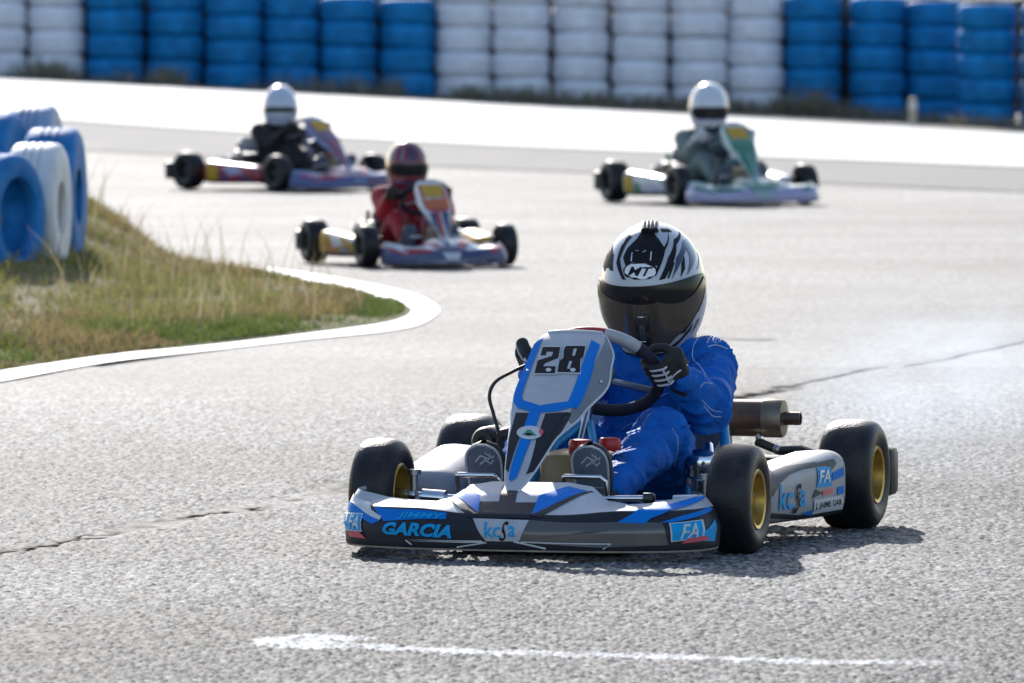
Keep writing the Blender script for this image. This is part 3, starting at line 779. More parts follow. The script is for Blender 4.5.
POD_TEXT = [('kc', [(778, 511), (792, 508.5), (792, 484.5), (778.5, 484)], 'cyan', .012, 0, 4), ('a', [(798.5, 507), (805, 505.5), (805, 489.5), (798.5, 490.5)], 'cyan', .012, 0, 4),
 ('S', [(790.5, 514), (798.5, 511), (800, 483.5), (793.5, 484)], 'ink', .008, .3, 5), ('FA', [(817.5, 483.5), (829, 482), (828.5, 469.5), (817.5, 471)], 'white', .02, .2, 5),
 ('J. JAIME GAR', [(814, 510.5), (840.5, 505.8), (840.5, 498.5), (814.5, 503)], 'ink', .015, 0, 4)]
HERO_HEAD = HM @ Matrix.Translation((.050, .64, .572)) @ Euler((R(13), R(-3), R(3)), 'XYZ').to_matrix().to_4x4()
IH = Inv(f_helm, list(np.linspace(-110, 110, 90)), list(np.linspace(-50, 86, 70)), HERO_HEAD, CH)
HELM_ART = [
 ([(643, 230), (653, 231), (658, 244), (660.5, 255), (659.5, 266.5), (648, 263), (634, 263), (625.6, 266), (623, 257), (627.5, 248), (637, 239)], 'ink', 1),
 ([(617.5, 237), (614, 255), (613, 272), (610, 270), (611, 252)], 'ink', 1), ([(623, 243), (620, 260), (624, 277), (627, 280), (622, 280), (617, 262)], 'ink', 1),
 ([(607, 262), (609, 245), (606, 250), (604, 263), (605, 272)], 'ink', 1),
 ([(629, 235), (624, 244), (621, 256), (624, 247), (632, 237)], 'ink', 1),
 ([(679, 229), (676, 245), (664, 279), (659, 281), (668, 258), (674, 240)], 'ink', 1), ([(667, 231), (665, 250), (656, 277), (653, 276), (661, 252)], 'ink', 1),
 ([(671, 279), (676, 258), (682, 241), (688, 238), (694, 247), (694, 260), (687, 275), (689, 256), (686, 248), (682, 258), (675, 275)], 'navy', 1),
 ([(697, 246), (701, 258), (699, 268), (696, 270), (698, 258)], 'navy', 1), ([(660, 229), (668, 229), (672, 232), (662, 232)], 'ink', 1),
 ([(656, 236), (664, 246), (661, 262), (657, 271), (660, 255)], 'ink', 1), ([(634, 236), (628, 241), (619, 262), (622, 246)], 'ink', 1), ([(690, 234), (697, 243), (700, 256), (695, 246)], 'ink', 1), ([(612, 246), (608, 258), (607, 268), (609, 268), (611, 258)], 'ink', 1), ([(667, 278), (672, 262), (674, 262), (670, 279)], 'ink', 1), ([(704, 272), (702, 292), (694, 312), (698, 312), (704.5, 294)], 'ink', 1),
 ([(681, 262), (684, 255), (684, 268), (680, 278)], 'ink', 1),
 (oval((640.4, 271.2), 17, 8.8), 'ink', 2), (oval((640.4, 271.2), 15.4, 7.4), 'white', 3),
 ([(700, 298), (690, 320), (678, 334), (684, 332), (696, 315), (704, 296)], 'ink', 1), ([(693, 322), (680, 338), (668, 348), (675, 346), (690, 330)], 'ink', 1),
 ([(676, 331), (668, 340), (660, 348), (668, 345), (678, 335)], 'ink', 1), ([(697, 320), (690, 334), (694, 330), (700, 318)], 'navy', 1),
]
HELM_TEXT = [('MT', [(628, 275.5), (652, 275.5), (653, 266.5), (629, 266.5)], 'ink', .02, .3, 5)]
def conv(inv, art): return [(inv.poly(p), m, l) for p, m, l in art]
def convt(inv, art): return [(t, inv.poly(q), m, b, s, l) for t, q, m, b, s, l in art]
BUM_ART, BUM_HERO, BUM_TEXT = conv(IB, BUM_ART), conv(IB, BUM_HERO), convt(IB, BUM_TEXT)
PAN_ART, PAN_HERO = conv(IP, PAN_ART), conv(IP, PAN_HERO)
POD_ART, POD_HERO, POD_TEXT = conv(IS, POD_ART), conv(IS, POD_HERO), convt(IS, POD_TEXT)
HELM_ART, HELM_TEXT = conv(IH, HELM_ART), convt(IH, HELM_TEXT)

def put_art(mb, f, art, cols, center, level=3, off=.0012, step=.0006, mirror=False):
    for p, m, l in art:
        q = [(-a, b) for a, b in p] if mirror else p
        mb.decal(q, f, cols[m], off + step * l, center, level)
def put_text(mb, f, texts, cols, center, off=.0012, step=.0006):
    for t, q, m, b, s, l in texts:
        P, T = text2d(t, b, s); mb.tris(on_quad(P, q), T, f, cols[m], off + step * l, center, 1)

def wheel_parts(par, loc, r, w, side, rim_mat, steer=0):
    """tyre and rim on an axle along x; side +1: outer face towards +x"""
    wh = empty('wheel', loc, R(steer), par)
    mb = MB(); h = w / 2; rr = .066
    P = [(rr, -h * .80), (rr * 1.12, -h * .90), (r * .70, -h * 1.0), (r * .84, -h * .96), (r * .93, -h * .84), (r * .975, -h * .66), (r * .995, -h * .40), (r, -h * .2), (r, h * .2), (r * .995, h * .40), (r * .975, h * .66), (r * .93, h * .84), (r * .84, h * .96), (r * .70, h), (rr * 1.12, h * .90), (rr, h * .80)]
    mb.lathe(P, (0, 0, 0), (1, 0, 0), RUBBER, 64); mb.build('tyre', wh, 60)
    mb = MB()
    o = side
    P = [(rr * .98, -h * .72), (rr * 1.05, -h * .86), (rr * 1.0, -h * .92), (rr * .9, -h * .88), (rr * .86, -h * .5), (rr * .80, 0), (rr * .80, h * .25), (rr * .86, h * .6), (rr * .90, h * .88), (rr * 1.0, h * .92), (rr * 1.05, h * .86), (rr * .98, h * .72)]
    mb.lathe(P, (0, 0, 0), (1, 0, 0), rim_mat, 48)
    k = h * .15 * o
    mb.lathe([(rr * .81, k), (rr * .6, k), (rr * .5, k + .006 * o), (rr * .3, k + .010 * o), (rr * .28, k + .02 * o), (0, k + .02 * o)], (0, 0, 0), (1, 0, 0), rim_mat, 40)
    mb.lathe([(rr * .81, k - .004 * o), (rr * .3, k - .004 * o), (rr * .28, k - .02 * o), (0, k - .02 * o)], (0, 0, 0), (1, 0, 0), rim_mat, 40)
    for i in range(3):
        a = 2 * math.pi * i / 3 + .4
        mb.lathe([(0, k + .012 * o), (.006, k + .012 * o), (.006, k + .02 * o), (0, k + .02 * o)], (0, rr * .42 * math.cos(a), rr * .42 * math.sin(a)), (1, 0, 0), STEEL, 6)
    mb.build('rim', wh, 45)
    return wh

def seat_f(a, t):
    H = interp(abs(a), [(0, .30), (40, .29), (75, .22), (105, .15), (135, .10)])
    x = (.165 + .035 * t) * math.sin(R(a)) ; y = .60 + (.12 + .07 * t) * math.cos(R(a)) + .04 * t
    return Vector((x + .02, y, .055 + t * H))

def build_kart(name, loc, yaw, cols, label, hero=False, scale=1.0):
    kt = empty(name, loc, yaw); kt.scale = (scale,) * 3
    tag(kt, label, 'racing kart', 'racing karts with their drivers on the track')
    hi = hero
    # wheels
    fr_r, rr_r = .125, .130
    for sx in (-1, 1):
        wheel_parts(kt, (.42 * sx, 0, fr_r), fr_r, .104, sx, GOLD if hero else cols['rim'], cols.get('steer', 0))
        wheel_parts(kt, (.470 * sx, .90, rr_r), rr_r, .132, sx, GOLD if hero else cols['rim'])
    # frame
    mb = MB(); Z = .06
    for sx in (-1, 1):
        mb.tube([(.20 * sx, -.22, Z), (.21 * sx, -.08, Z), (.27 * sx, .12, Z), (.30 * sx, .4, Z), (.27 * sx, .7, Z), (.25 * sx, 1.0, Z)], .014, cols['frame'], 10)
        mb.tube([(.22 * sx, -.05, Z), (.30 * sx, 0, Z + .03), (.34 * sx, 0, .11)], .014, cols['frame'], 10)
        mb.tube([(.22 * sx, -.20, Z + .02), (.22 * sx, -.30, Z + .02), (.15 * sx, -.33, Z + .02), (0, -.33, Z + .02)], .010, CHROME, 8)
        mb.tube([(.28 * sx, .30, Z), (.40 * sx, .30, Z + .02), (.40 * sx, .60, Z + .02), (.28 * sx, .62, Z)], .010, CHROME, 8)
    mb.tube([(-.21, -.08, Z), (.21, -.08, Z)], .014, cols['frame']); mb.tube([(-.3, .42, Z), (.3, .42, Z)], .014, cols['frame']); mb.tube([(-.25, .97, Z), (.25, .97, Z)], .014, cols['frame'])
    mb.tube([(.22, .50, .07), (.235, .60, .20), (.20, .70, .30), (.18, .74, .33)], .013, LBLUE if hero else cols['frame'], 10)
    mb.tube([(-.22, .50, .07), (-.235, .60, .20), (-.20, .70, .30)], .013, LBLUE if hero else cols['frame'], 10)
    mb.tube([(.105, -.125, .128), (.235, -.11, .130)], .0075, CHROME, 12); mb.lathe([(0, 0), (.013, 0), (.013, .022), (.008, .026), (0, .026)], (.228, -.112, .130), (1, .1, 0), DARKM, 14); mb.tube([(.11, -.125, .128), (.10, -.10, .06)], .007, CHROME, 8)
    mb.build('frame', kt)
    mb = MB(); mb.box((0, .12, .042), (.44, .62, .008), STEEL, bev=.002); mb.build('floor_tray', kt)
    mb = MB(); mb.tube([(-.45, .90, rr_r), (.45, .90, rr_r)], .0125, CHROME, 14)
    for sx in (-1, 1):
        mb.lathe([(.028, 0), (.028, .06), (.018, .065)], (.33 * sx, .90, rr_r), (sx, 0, 0), STEEL, 18); mb.box((.26 * sx, .90, .105), (.03, .07, .10), DARKM, bev=.006)
    mb.lathe([(.02, 0), (.085, 0), (.09, .004), (.085, .008), (.02, .008)], (-.15, .90, rr_r), (1, 0, 0), STEEL, 36); mb.lathe([(.02, 0), (.075, 0), (.075, .004), (.02, .004)], (.15, .90, rr_r), (1, 0, 0), CHROME, 36)
    mb.build('rear_axle', kt)
    # steering
    for sx in (-1, 1):
        mb = MB(); mb.tube([(.345 * sx, 0, .07), (.345 * sx, 0, .17)], .009, STEEL, 12); mb.tube([(.34 * sx, 0, .12), (.40 * sx, 0, .125)], .014, CHROME, 12)
        mb.tube([(.27 * sx, 0, .115), (.325 * sx, 0, .118)], .018, CHROME, 14); mb.lathe([(0, 0), (.016, 0), (.016, .012), (0, .012)], (.345 * sx, 0, .168), (0, 0, 1), STEEL, 12)
        mb.build('stub_axle', kt)
        mb = MB(); mb.tube([(.05 * sx, .06, .10), (.325 * sx, .06, .115), (.345 * sx, .02, .12)], .008, CHROME, 10); mb.build('tie_rod', kt)
    mb = MB(); mb.tube([(0, .04, .09), (.012, .27, .385)], .011, CHROME, 12); mb.tube([(.085, -.02, .06), (.075, .02, .15), (.045, .13, .235), (.02, .19, .28)], .010, LBLUE if hero else cols['frame'], 10)
    mb.tube([(-.085, -.02, .06), (-.075, .02, .15), (-.045, .13, .235), (.0, .19, .28)], .010, LBLUE if hero else cols['frame'], 10); mb.build('steering_column', kt)
    W, ex, eu = Vector((.02, .28, .395)), Vector((1, 0, 0)), Vector((0, -.73, .683)); nd = Vector((0, .683, .73))
    mb = MB(); GRIP = mat('black_suede_grip', (.012, .013, .03), .85, var=.3, bump=.3, bs=400); SG = mat('silver_grip', (.34, .34, .36), .5, var=.15, vs=30); RG = mat('red_grip', (.30, .02, .025), .6)
    n = 72; ring = [W + ex * .138 * math.cos(2 * math.pi * i / n) + eu * .138 * math.sin(2 * math.pi * i / n) for i in range(n)]
    def seg(a, b, m): mb.tube([ring[i % n] for i in range(a, b + 1)], .0145, m, 12)
    if hero: seg(22, 62, GRIP); seg(62, 80, GRIP); seg(8, 15, SG); seg(15, 22, RG)
    else: seg(0, 72, GRIP)
    for q in (0, 120, 240):
        a = R(q + 90); mb.tube([W - nd * .02, W + (ex * math.cos(a) + eu * math.sin(a)) * .132], .008, STEEL, 8)
    mb.lathe([(0, -.03), (.03, -.03), (.034, 0), (.028, .012), (0, .014)], W, nd, BLACKP, 24); mb.build('steering_wheel', kt)
    # front bumper
    mb = MB()
    mb.grid(f_bum, list(np.linspace(-BL, BL, 220)), [0, .06, .12, .14, .16, .2, .25, .33, .4, .47, .485, .5, .53, .56, .59, .62, .65, .68, .715, .75, .785, .82, .855, .89, .925, .96, .98, 1.0], lambda u, v: cols['lip'] if v < .14 else (cols['band'] if v < .485 else cols['base']))
    mb.grid(lambda u, t: f_bum(u, 1).lerp(f_bum(u, 0) + Vector((0, 0, .004)), t), list(np.linspace(-BL, BL, 60)), [0, .5, 1], cols['band'])
    for e in (-BL, BL):
        ring_ = [f_bum(e, v) for v in (0, .12, .16, .33, .47, .5, .75, .96, 1)]; mb.add(ring_, [tuple(range(len(ring_)))], cols['base'])
    put_art(mb, f_bum, BUM_ART, cols, CB, 3 if hi else 2, .0014, .0005)
    if hero: put_art(mb, f_bum, BUM_HERO, cols, CB, 2, .0014, .0005); put_text(mb, f_bum, BUM_TEXT, cols, CB, .0014, .0005)
    mb.build('front_bumper', kt, 35).scale.x = cols.get('bw', 1)
    # number panel
    mb = MB(); us = list(np.linspace(-1, 1, 41)); vs = list(np.linspace(0, 1, 41))
    mb.shell(f_pan, us, vs, lambda u, v: cols['wing'] if (u > .69 and v > .40) else cols['base'], .004, cols['panback'])  # right wing's shading is painted in as a darker colour
    per = [f_pan(-1, v) for v in vs] + [f_pan(u, 1) for u in us[1:]] + [f_pan(1, v) for v in vs[-2::-1]]
    mb.tube(per, .0032, cols['white'], 8)
    put_art(mb, f_pan, PAN_ART, cols, CP, 3 if hi else 2, .0012, .0005)
    if hero: put_art(mb, f_pan, PAN_HERO, cols, CP, 2, .0012, .0005)
    else:
        mb.decal([(-.5, .70), (.5, .70), (.55, .92), (-.55, .92)], f_pan, cols['plate'], .004, CP, 3)
        if cols.get('panart'): mb.decal([(-.66, .5), (.66, .5), (.66, .68), (-.66, .66)], f_pan, cols['panart'], .004, CP, 3)
    for u, v in ((.88, .72), (-.6, .72)):
        p, n_ = nrm(f_pan, u, v); n_ = n_ if n_.dot(p - CP) > 0 else -n_
        mb.ball(p + n_ * .001, (.004, .004, .004), CHROME, 10, 6)
    mb.tube([(0.02, -.03, .33), (.015, .1, .34), (.012, .2, .33)], .007, STEEL, 8)
    mb.build('number_panel', kt, 50)
    # side pods
    for sx in (-1, 1):
        mb = MB(); ys = [.165, .17, .18, .20, .24, .3, .36, .42, .48, .54, .6, .65, .68, .69, .70]
        na = 40
        def sec(y, a):
            xo, zt, zb = pod_dims(y); e = max(0, min(1, (y - .165) / .045, (.70 - y) / .03)); e = (1 - (1 - e) ** 2) ** .5 if e < 1 else 1
            zc, b = (zt + zb) / 2, (zt - zb) / 2; kz = a[1]
            # the same superellipse as the decal face on the outer side
            bb = b * (.35 + .65 * e)
            xx = .06 * max(0, 1 - abs(kz) ** 4.5) ** .4 * (.5 + .5 * e)
            z_ = zc + bb * kz
            if a[0] == 'i': xx *= -1.6
            return Vector((sx * (xo - .06 + xx), y, z_))
        an = [('o', q) for q in (-1, -.995, -.98, -.95, -.9, -.83, -.75, -.6, -.4, -.2, 0, .2, .4, .6, .75, .83, .9, .95, .98, .995, 1)] + [('i', q) for q in (.95, .8, .4, -.4, -.8, -.95)]
        na = len(an)
        mb.grid(sec, ys, an, lambda y, a: cols['pod'] if a[1] > -.93 else cols['dark'], cv=True)
        for y in (ys[0], ys[-1]): mb.add([sec(y, a) for a in an], [tuple(range(na))], cols['pod'])
        fs = (lambda y, z: f_pod(y, z)) if sx > 0 else (lambda y, z: Vector((-f_pod(y, z).x, y, z)))
        cc = CPOD
        if sx > 0 or not hero: put_art(mb, fs, POD_ART, cols, cc, 3 if hi else 2)
        if not hero:
            mb.decal([(.56, .07), (.66, .07), (.66, .18), (.56, .17)], fs, cols['plate'], .004, cc, 2)
            mb.decal([(.22, .075), (.40, .075), (.36, .10), (.24, .115)], fs, cols['gun'], .004, cc, 2); mb.decal([(.30, .12), (.46, .10), (.52, .165), (.38, .165)], fs, cols['white'], .004, cc, 2); mb.decal([(.44, .07), (.54, .065), (.55, .12), (.48, .14)], fs, cols['panart'], .004, cc, 2)
        if hero and sx > 0: put_art(mb, fs, POD_HERO, cols, cc, 2); put_text(mb, fs, POD_TEXT, cols, cc)
        if hero and sx < 0: mb.decal([(.20, .12), (.42, .13), (.42, .15), (.20, .14)], fs, cols['accent'], .002, cc, 2)
        mb.build('side_pod', kt, 50)
    # rear bumper
    mb = MB(); mb.box((0, 1.055, .125), (1.04, .055, .075), BLACKP, bev=.014)
    for sx in (-1, 1): mb.box((.455 * sx, 1.052, .13), (.165, .075, .118), BLACKP, bev=.016); mb.tube([(.22 * sx, .97, .07), (.22 * sx, 1.03, .11)], .011, CHROME, 8)
    mb.build('rear_bumper', kt)
    # seat
    mb = MB(); mb.shell(seat_f, list(np.linspace(-130, 130, 41)), list(np.linspace(0, 1, 12)), SEATM, .006)
    mb.grid(lambda a, t: Vector((.02 + .165 * t * math.sin(a), .60 + .12 * t * math.cos(a) - (.12 * t if math.cos(a) < -.6 else 0) * .6, .05)), [2 * math.pi * i / 30 for i in range(30)], [0.001, .5, 1], SEATM, cu=True)
    mb.build('seat', kt, 60)
    # engine with its intake box
    mb = MB(); ex0 = Vector((-.27, .66, 0))
    mb.box(ex0 + Vector((0, 0, .10)), (.13, .17, .11), STEEL, bev=.012); mb.tube([ex0 + Vector((0, 0, .15)), ex0 + Vector((0, -.03, .23))], .040, DARKM, 20)
    for i in range(6): mb.lathe([(.02, 0), (.056, 0), (.058, .002), (.056, .004), (.02, .004)], ex0 + Vector((0, -.004 - .004 * i, .160 + .012 * i)), (0, -.35, 1), STEEL, 24)
    mb.tube([ex0 + Vector((0, -.03, .23)), ex0 + Vector((0, -.035, .262))], .012, WHITE, 10); mb.box(ex0 + Vector((0, -.12, .17)), (.05, .08, .05), STEEL, bev=.008)
    mb.lathe([(0, 0), (.05, 0), (.05, .02), (0, .022)], ex0 + Vector((.065, .01, .10)), (1, 0, 0), DARKM, 24)
    mb.build('engine', kt)
    mb = MB()
    for dx in (-.026, .026):
        mb.lathe([(0, .0), (.030, 0), (.034, .008), (.034, .10), (.026, .115), (0, .118)], (-.272 + dx, .415, .222), (0, 1, 0), BLACKP, 20)
        mb.lathe([(.014, 0), (.022, 0), (.022, -.012), (.014, -.012)], (-.272 + dx, .416, .222), (0, 1, 0), BLACKP, 16)
    mb.box((-.272, .48, .212), (.075, .10, .055), BLACKP, bev=.012); mb.build('intake_box', kt)
    # exhaust
    mb = MB(); Y, Zc = .955, .257
    prof = [(0, 0, EXH), (.034, 0, EXH), (.044, .012, EXH), (.044, .085, EXH), (.0465, .087, EXH2), (.0465, .098, EXH2), (.044, .100, EXH), (.044, .203, EXH), (.0462, .205, EXH2), (.0462, .246, EXH2), (.043, .252, EXH2), (.018, .254, EXH2), (.016, .254, EXH), (.016, .292, EXH), (.013, .293, EXH), (.012, .25, INK), (0, .25, INK)]
    mb.lathe(prof, (.035, Y, Zc), (1, 0, 0), EXH, 40)
    mb.tube([(.06, Y, Zc), (.0, Y - .02, Zc - .01), (-.10, .84, .21), (-.2, .76, .17), (-.25, .70, .14)], [.034, .03, .024, .018, .016], EXH, 14)
    mb.lathe([(.0445, 0), (.047, .001), (.047, .012), (.0445, .013)], (.135, Y, Zc), (1, 0, 0), STEEL, 36); mb.tube([(.148, Y, Zc + .044), (.148, Y, Zc + .062)], .007, STEEL, 8); mb.ball((.148, Y, Zc + .064), .009, STEEL, 8, 6)
    mb.box((.148, Y + .01, Zc - .07), (.012, .03, .09), DARKM, bev=.002); mb.tube([(.148, Y + .01, Zc - .11), (.20, .93, .10), (.24, .95, .07)], .008, DARKM, 8)
    mb.build('exhaust', kt, 35)
    # tank
    mb = MB(); mb.box((.03, .06, .135), (.155, .17, .185), TANK, bev=.03); mb.build('fuel_tank', kt)
    mb = MB()
    for px_, py_, zz in ((.045, .01, .225), (.105, .05, .228)): mb.lathe([(0, 0), (.024, 0), (.026, .004), (.026, .022), (.022, .028), (0, .03)], (px_, py_, zz), (0, 0, 1), RED, 20)
    mb.build('tank_cap', kt)
    # pedals
    for sx in (-1, 1):
        c = .098 if sx > 0 else -.152
        mb = MB(); mb.tube([(c - .05, -.135, .178), (c + .035, -.135, .178), (c + .045, -.13, .168), (c + .048, -.10, .07), (c + .048, -.08, .05)], .0058, CHROME, 10)
        mb.tube([(c - .05, -.135, .178), (c - .055, -.10, .11), (c - .05, -.08, .05)], .0058, CHROME, 10); mb.build('pedal', kt)
    # chromed bits by the seat
    if True:
        mb = MB(); mb.lathe([(0, 0), (.030, 0), (.036, .01), (.036, .03), (.031, .034), (.031, .05), (.036, .054), (.036, .075), (.028, .085), (0, .086)], (.232, .375, .125), (.12, -.25, 1), CHROME, 24)
        mb.tube([(.235, .36, .07), (.255, .37, .13), (.245, .40, .19), (.225, .48, .215)], .012, CHROME, 10); mb.tube([(.20, .36, .06), (.215, .34, .10), (.21, .36, .15)], .008, LBLUE, 8)
        mb.box((.245, .47, .09), (.05, .09, .06), DARKM, bev=.008); mb.tube([(.26, .40, .08), (.31, .34, .075), (.33, .25, .085)], .007, BLACKP, 8)
        mb.build('water_pump', kt)
    mb = MB(); mb.tube(smooth_line([Vector(q) for q in ((-.115, .12, .415), (-.145, .11, .400), (-.180, .10, .378), (-.192, .09, .345), (-.178, .08, .30), (-.165, .08, .25), (-.17, .12, .16))], 6), .0042, BLACKP, 8)
    mb.build('throttle_cable', kt)
    mb = MB(); mb.tube([(.24, .88, .205), (.30, .86, .185), (.36, .83, .19), (.40, .82, .178)], .011, BLACKP, 8); mb.ball((.245, .87, .215), (.007, .007, .009), STEEL, 12, 8); mb.box((.33, .80, .165), (.05, .12, .018), DARKM, bev=.004); mb.ball((.30, .83, .19), (.009, .009, .012), STEEL, 10, 8)
    mb.build('brake_caliper', kt)
    return kt
# ================================================================== DRIVERS
GLOVE_B = mat('black_glove', (.012, .012, .014), .75, var=.3, vs=60, bump=.2, bs=300)
GLOVE_W = mat('white_glove_print', (.50, .50, .54), .7, var=.1)
SOLE = mat('grey_boot_sole', (.085, .10, .145), .65, var=.15, vs=40, bump=.25, bs=250)
SOLE_LINE = mat('pale_sole_mark', (.36, .37, .42), .7)
BOOT = mat('black_boot', (.012, .012, .014), .6, var=.2)
def suit_mat(name, col):
    if name in MATS: return MATS[name]
    m = mat(name, col, .7, var=.22, vs=14, bump=.9, bs=22, spec=.22)
    b = m.node_tree.nodes['Principled BSDF']; [setattr(n_.inputs['Distance'], 'default_value', .02) for n_ in m.node_tree.nodes if n_.type == 'BUMP']
    return m
SKIN = mat('skin', (.42, .25, .18), .5)
VISOR = mat('smoked_visor', (.010, .010, .012), .12, var=.05, spec=.25, coat=.0, rvar=.0)
HBLACK = mat('black_helmet_vent', (.012, .012, .014), .35, var=.2, coat=.3)
HWHITE = mat('silver_white_helmet', (.40, .41, .46), .3, metal=.1, var=.05, vs=8, coat=.25)
NAVY = mat('navy_helmet_print', (.014, .022, .06), .25, coat=.5)

J = dict(pel=(.02, .60, .17), waist=(.025, .655, .27), chest=(.045, .665, .365), neck=(.062, .65, .44), head=(.068, .64, .57),
         shR=(.182, .635, .393), elR=(.236, .43, .305), wrR=(.205, .315, .375), shL=(-.10, .645, .395), elL=(-.125, .46, .30), wrL=(-.155, .335, .385),
         hpR=(.10, .56, .15), knR=(.170, .262, .248), anR=(.118, -.01, .135), hpL=(-.06, .56, .15), knL=(-.105, .275, .262), anL=(-.145, .01, .135))
J = {k: Vector(v) for k, v in J.items()}

def helmet(par, head, cols, hero, visor_m, band=(-12, 13), open_deg=74):
    hb = MB(); hi = hero
    us = [2 * math.pi * i / 64 for i in range(64)]; vs = list(np.linspace(-52, 88, 44 if hi else 26))
    hb.grid(lambda a, ph: f_helm(math.degrees(a) if a <= math.pi else math.degrees(a) - 360, ph), us, vs, cols['shell'], cu=True)
    top = f_helm(0, 89.9)
    ringt = [f_helm(math.degrees(a) if a <= math.pi else math.degrees(a) - 360, 88) for a in us]; hb.add(ringt + [top], [(i, (i + 1) % 64, 64) for i in range(64)], cols['shell'])
    # padded lower edge and lining
    hb.tube([f_helm(math.degrees(a) if a <= math.pi else math.degrees(a) - 360, -52) * 1.0 for a in us], .006, HBLACK, 8, closed=True)
    hb.grid(lambda a, t: f_helm(math.degrees(a) if a <= math.pi else math.degrees(a) - 360, -52).lerp(Vector((0, 0, -.05)), t), us, [0, .3, .45], HBLACK, cu=True)
    if hero:
        put_art(hb, f_helm, HELM_ART, dict(ink=INK, navy=NAVY, white=WHITE), CH, 3, .0008, .0004)
        put_text(hb, f_helm, HELM_TEXT, dict(ink=INK), CH, .0008, .0004)
    else:
        for p, m in cols.get('hart', ()): hb.decal(p, f_helm, m, .0012, CH, 3)
    h = hb.build('helmet', par, 60); h.location = head[0]; h.rotation_euler = head[1]
    # visor
    vb = MB(); lo, up = band
    def fv(u, v):
        th = u * open_deg; e = abs(u) ** 6
        l2 = lo + (up - 6 - lo) * (abs(u) ** 1.7 * .95 if hero else e * .5); u2 = up - e * (4 if hero else 6); a = l2 + (u2 - l2) * v
        p = f_helm(th, a); n = p.normalized(); return p + n * .0045
    vb.shell(fv, list(np.linspace(-1, 1, 49)), list(np.linspace(0, 1, 18)), visor_m, .003)
    vb.build('visor', h, 60)
    if hero:
        # the dark chin bar below the visor
        cb = MB(); vbnd = lambda u: float(np.interp(u, [-1, -.55, 0, .2, .35, .5, .7, 1], [.80, .77, .74, .74, .66, .58, .55, .60]))
        def fc(u, t): p = fv(u, -.03 + (vbnd(u) + .03) * t); return p + p.normalized() * .003
        cb.shell(fc, list(np.linspace(-.97, .97, 61)), list(np.linspace(0, 1, 16)), mat('brown_gloss_chin_bar', (.060, .044, .033), .2, var=.1, coat=.3), .004)
        cb.build('chin_bar', h, 60)
    if hero:
        # chin vent, brow vents and top scoop
        vb = MB()
        def ridge(pts, w, hgt, m):
            for (t0, p0), (t1, p1) in zip(pts, pts[1:]):
                a, b = f_helm(t0, p0), f_helm(t1, p1); a2, b2 = a * (1 + hgt / a.length), b * (1 + hgt / b.length)
                d = (b2 - a2); mid = (a2 + b2) / 2; z = d.normalized(); y = mid.normalized(); x = y.cross(z).normalized(); y = z.cross(x)
                vb.box(mid - y * hgt * .6, (w, hgt * 1.2, d.length), m, Matrix((x, y, z)).transposed(), .0022)
        ridge([(0, -33), (0, -20), (0, -6)], .034, .017, HBLACK)
        ridge([(0, -27), (0, -13)], .014, .0205, mat('vent_mesh', (.03, .03, .032), .6))
        for ph in (-7, -28): 
            q = f_helm(0, ph); vb.box(q * (1 + .0195 / q.length), (.014, .004, .0035), CHROME, bev=.001)
         
        vb.build('chin_vent', h, 40); vb = MB()
        lift = lambda p, k: p * (1 + k / p.length)
        at = lambda x_, y_: f_helm(*IH(x_, y_))
        for p0, p1 in (((632.5, 254), (632, 262)), ((651, 254), (650.5, 262))): vb.tube([lift(at(*p0), .006), lift(at(*p1), .004)], .0016, CHROME, 6)
        for p0, p1 in (((636, 252), (640, 253)), ((643, 253), (647, 252))): vb.tube([lift(at(*p0), .006), lift(at(*p1), .006)], .0015, CHROME, 6)
        vb.build('brow_vent', h, 40); vb = MB()
        for x_ in (644.5, 648, 651.5, 655): vb.tube([lift(at(x_, 233), .006), lift(at(x_ + .4, 229), .007), lift(at(x_ + .6, 226), .006)], .0080, HBLACK, 8)
        vb.tube([lift(at(644, 227), .010), lift(at(656, 227), .010)], .0030, mat('vent_grey', (.16, .16, .17), .5), 8)
        vb.build('top_vent', h, 40)
    return h

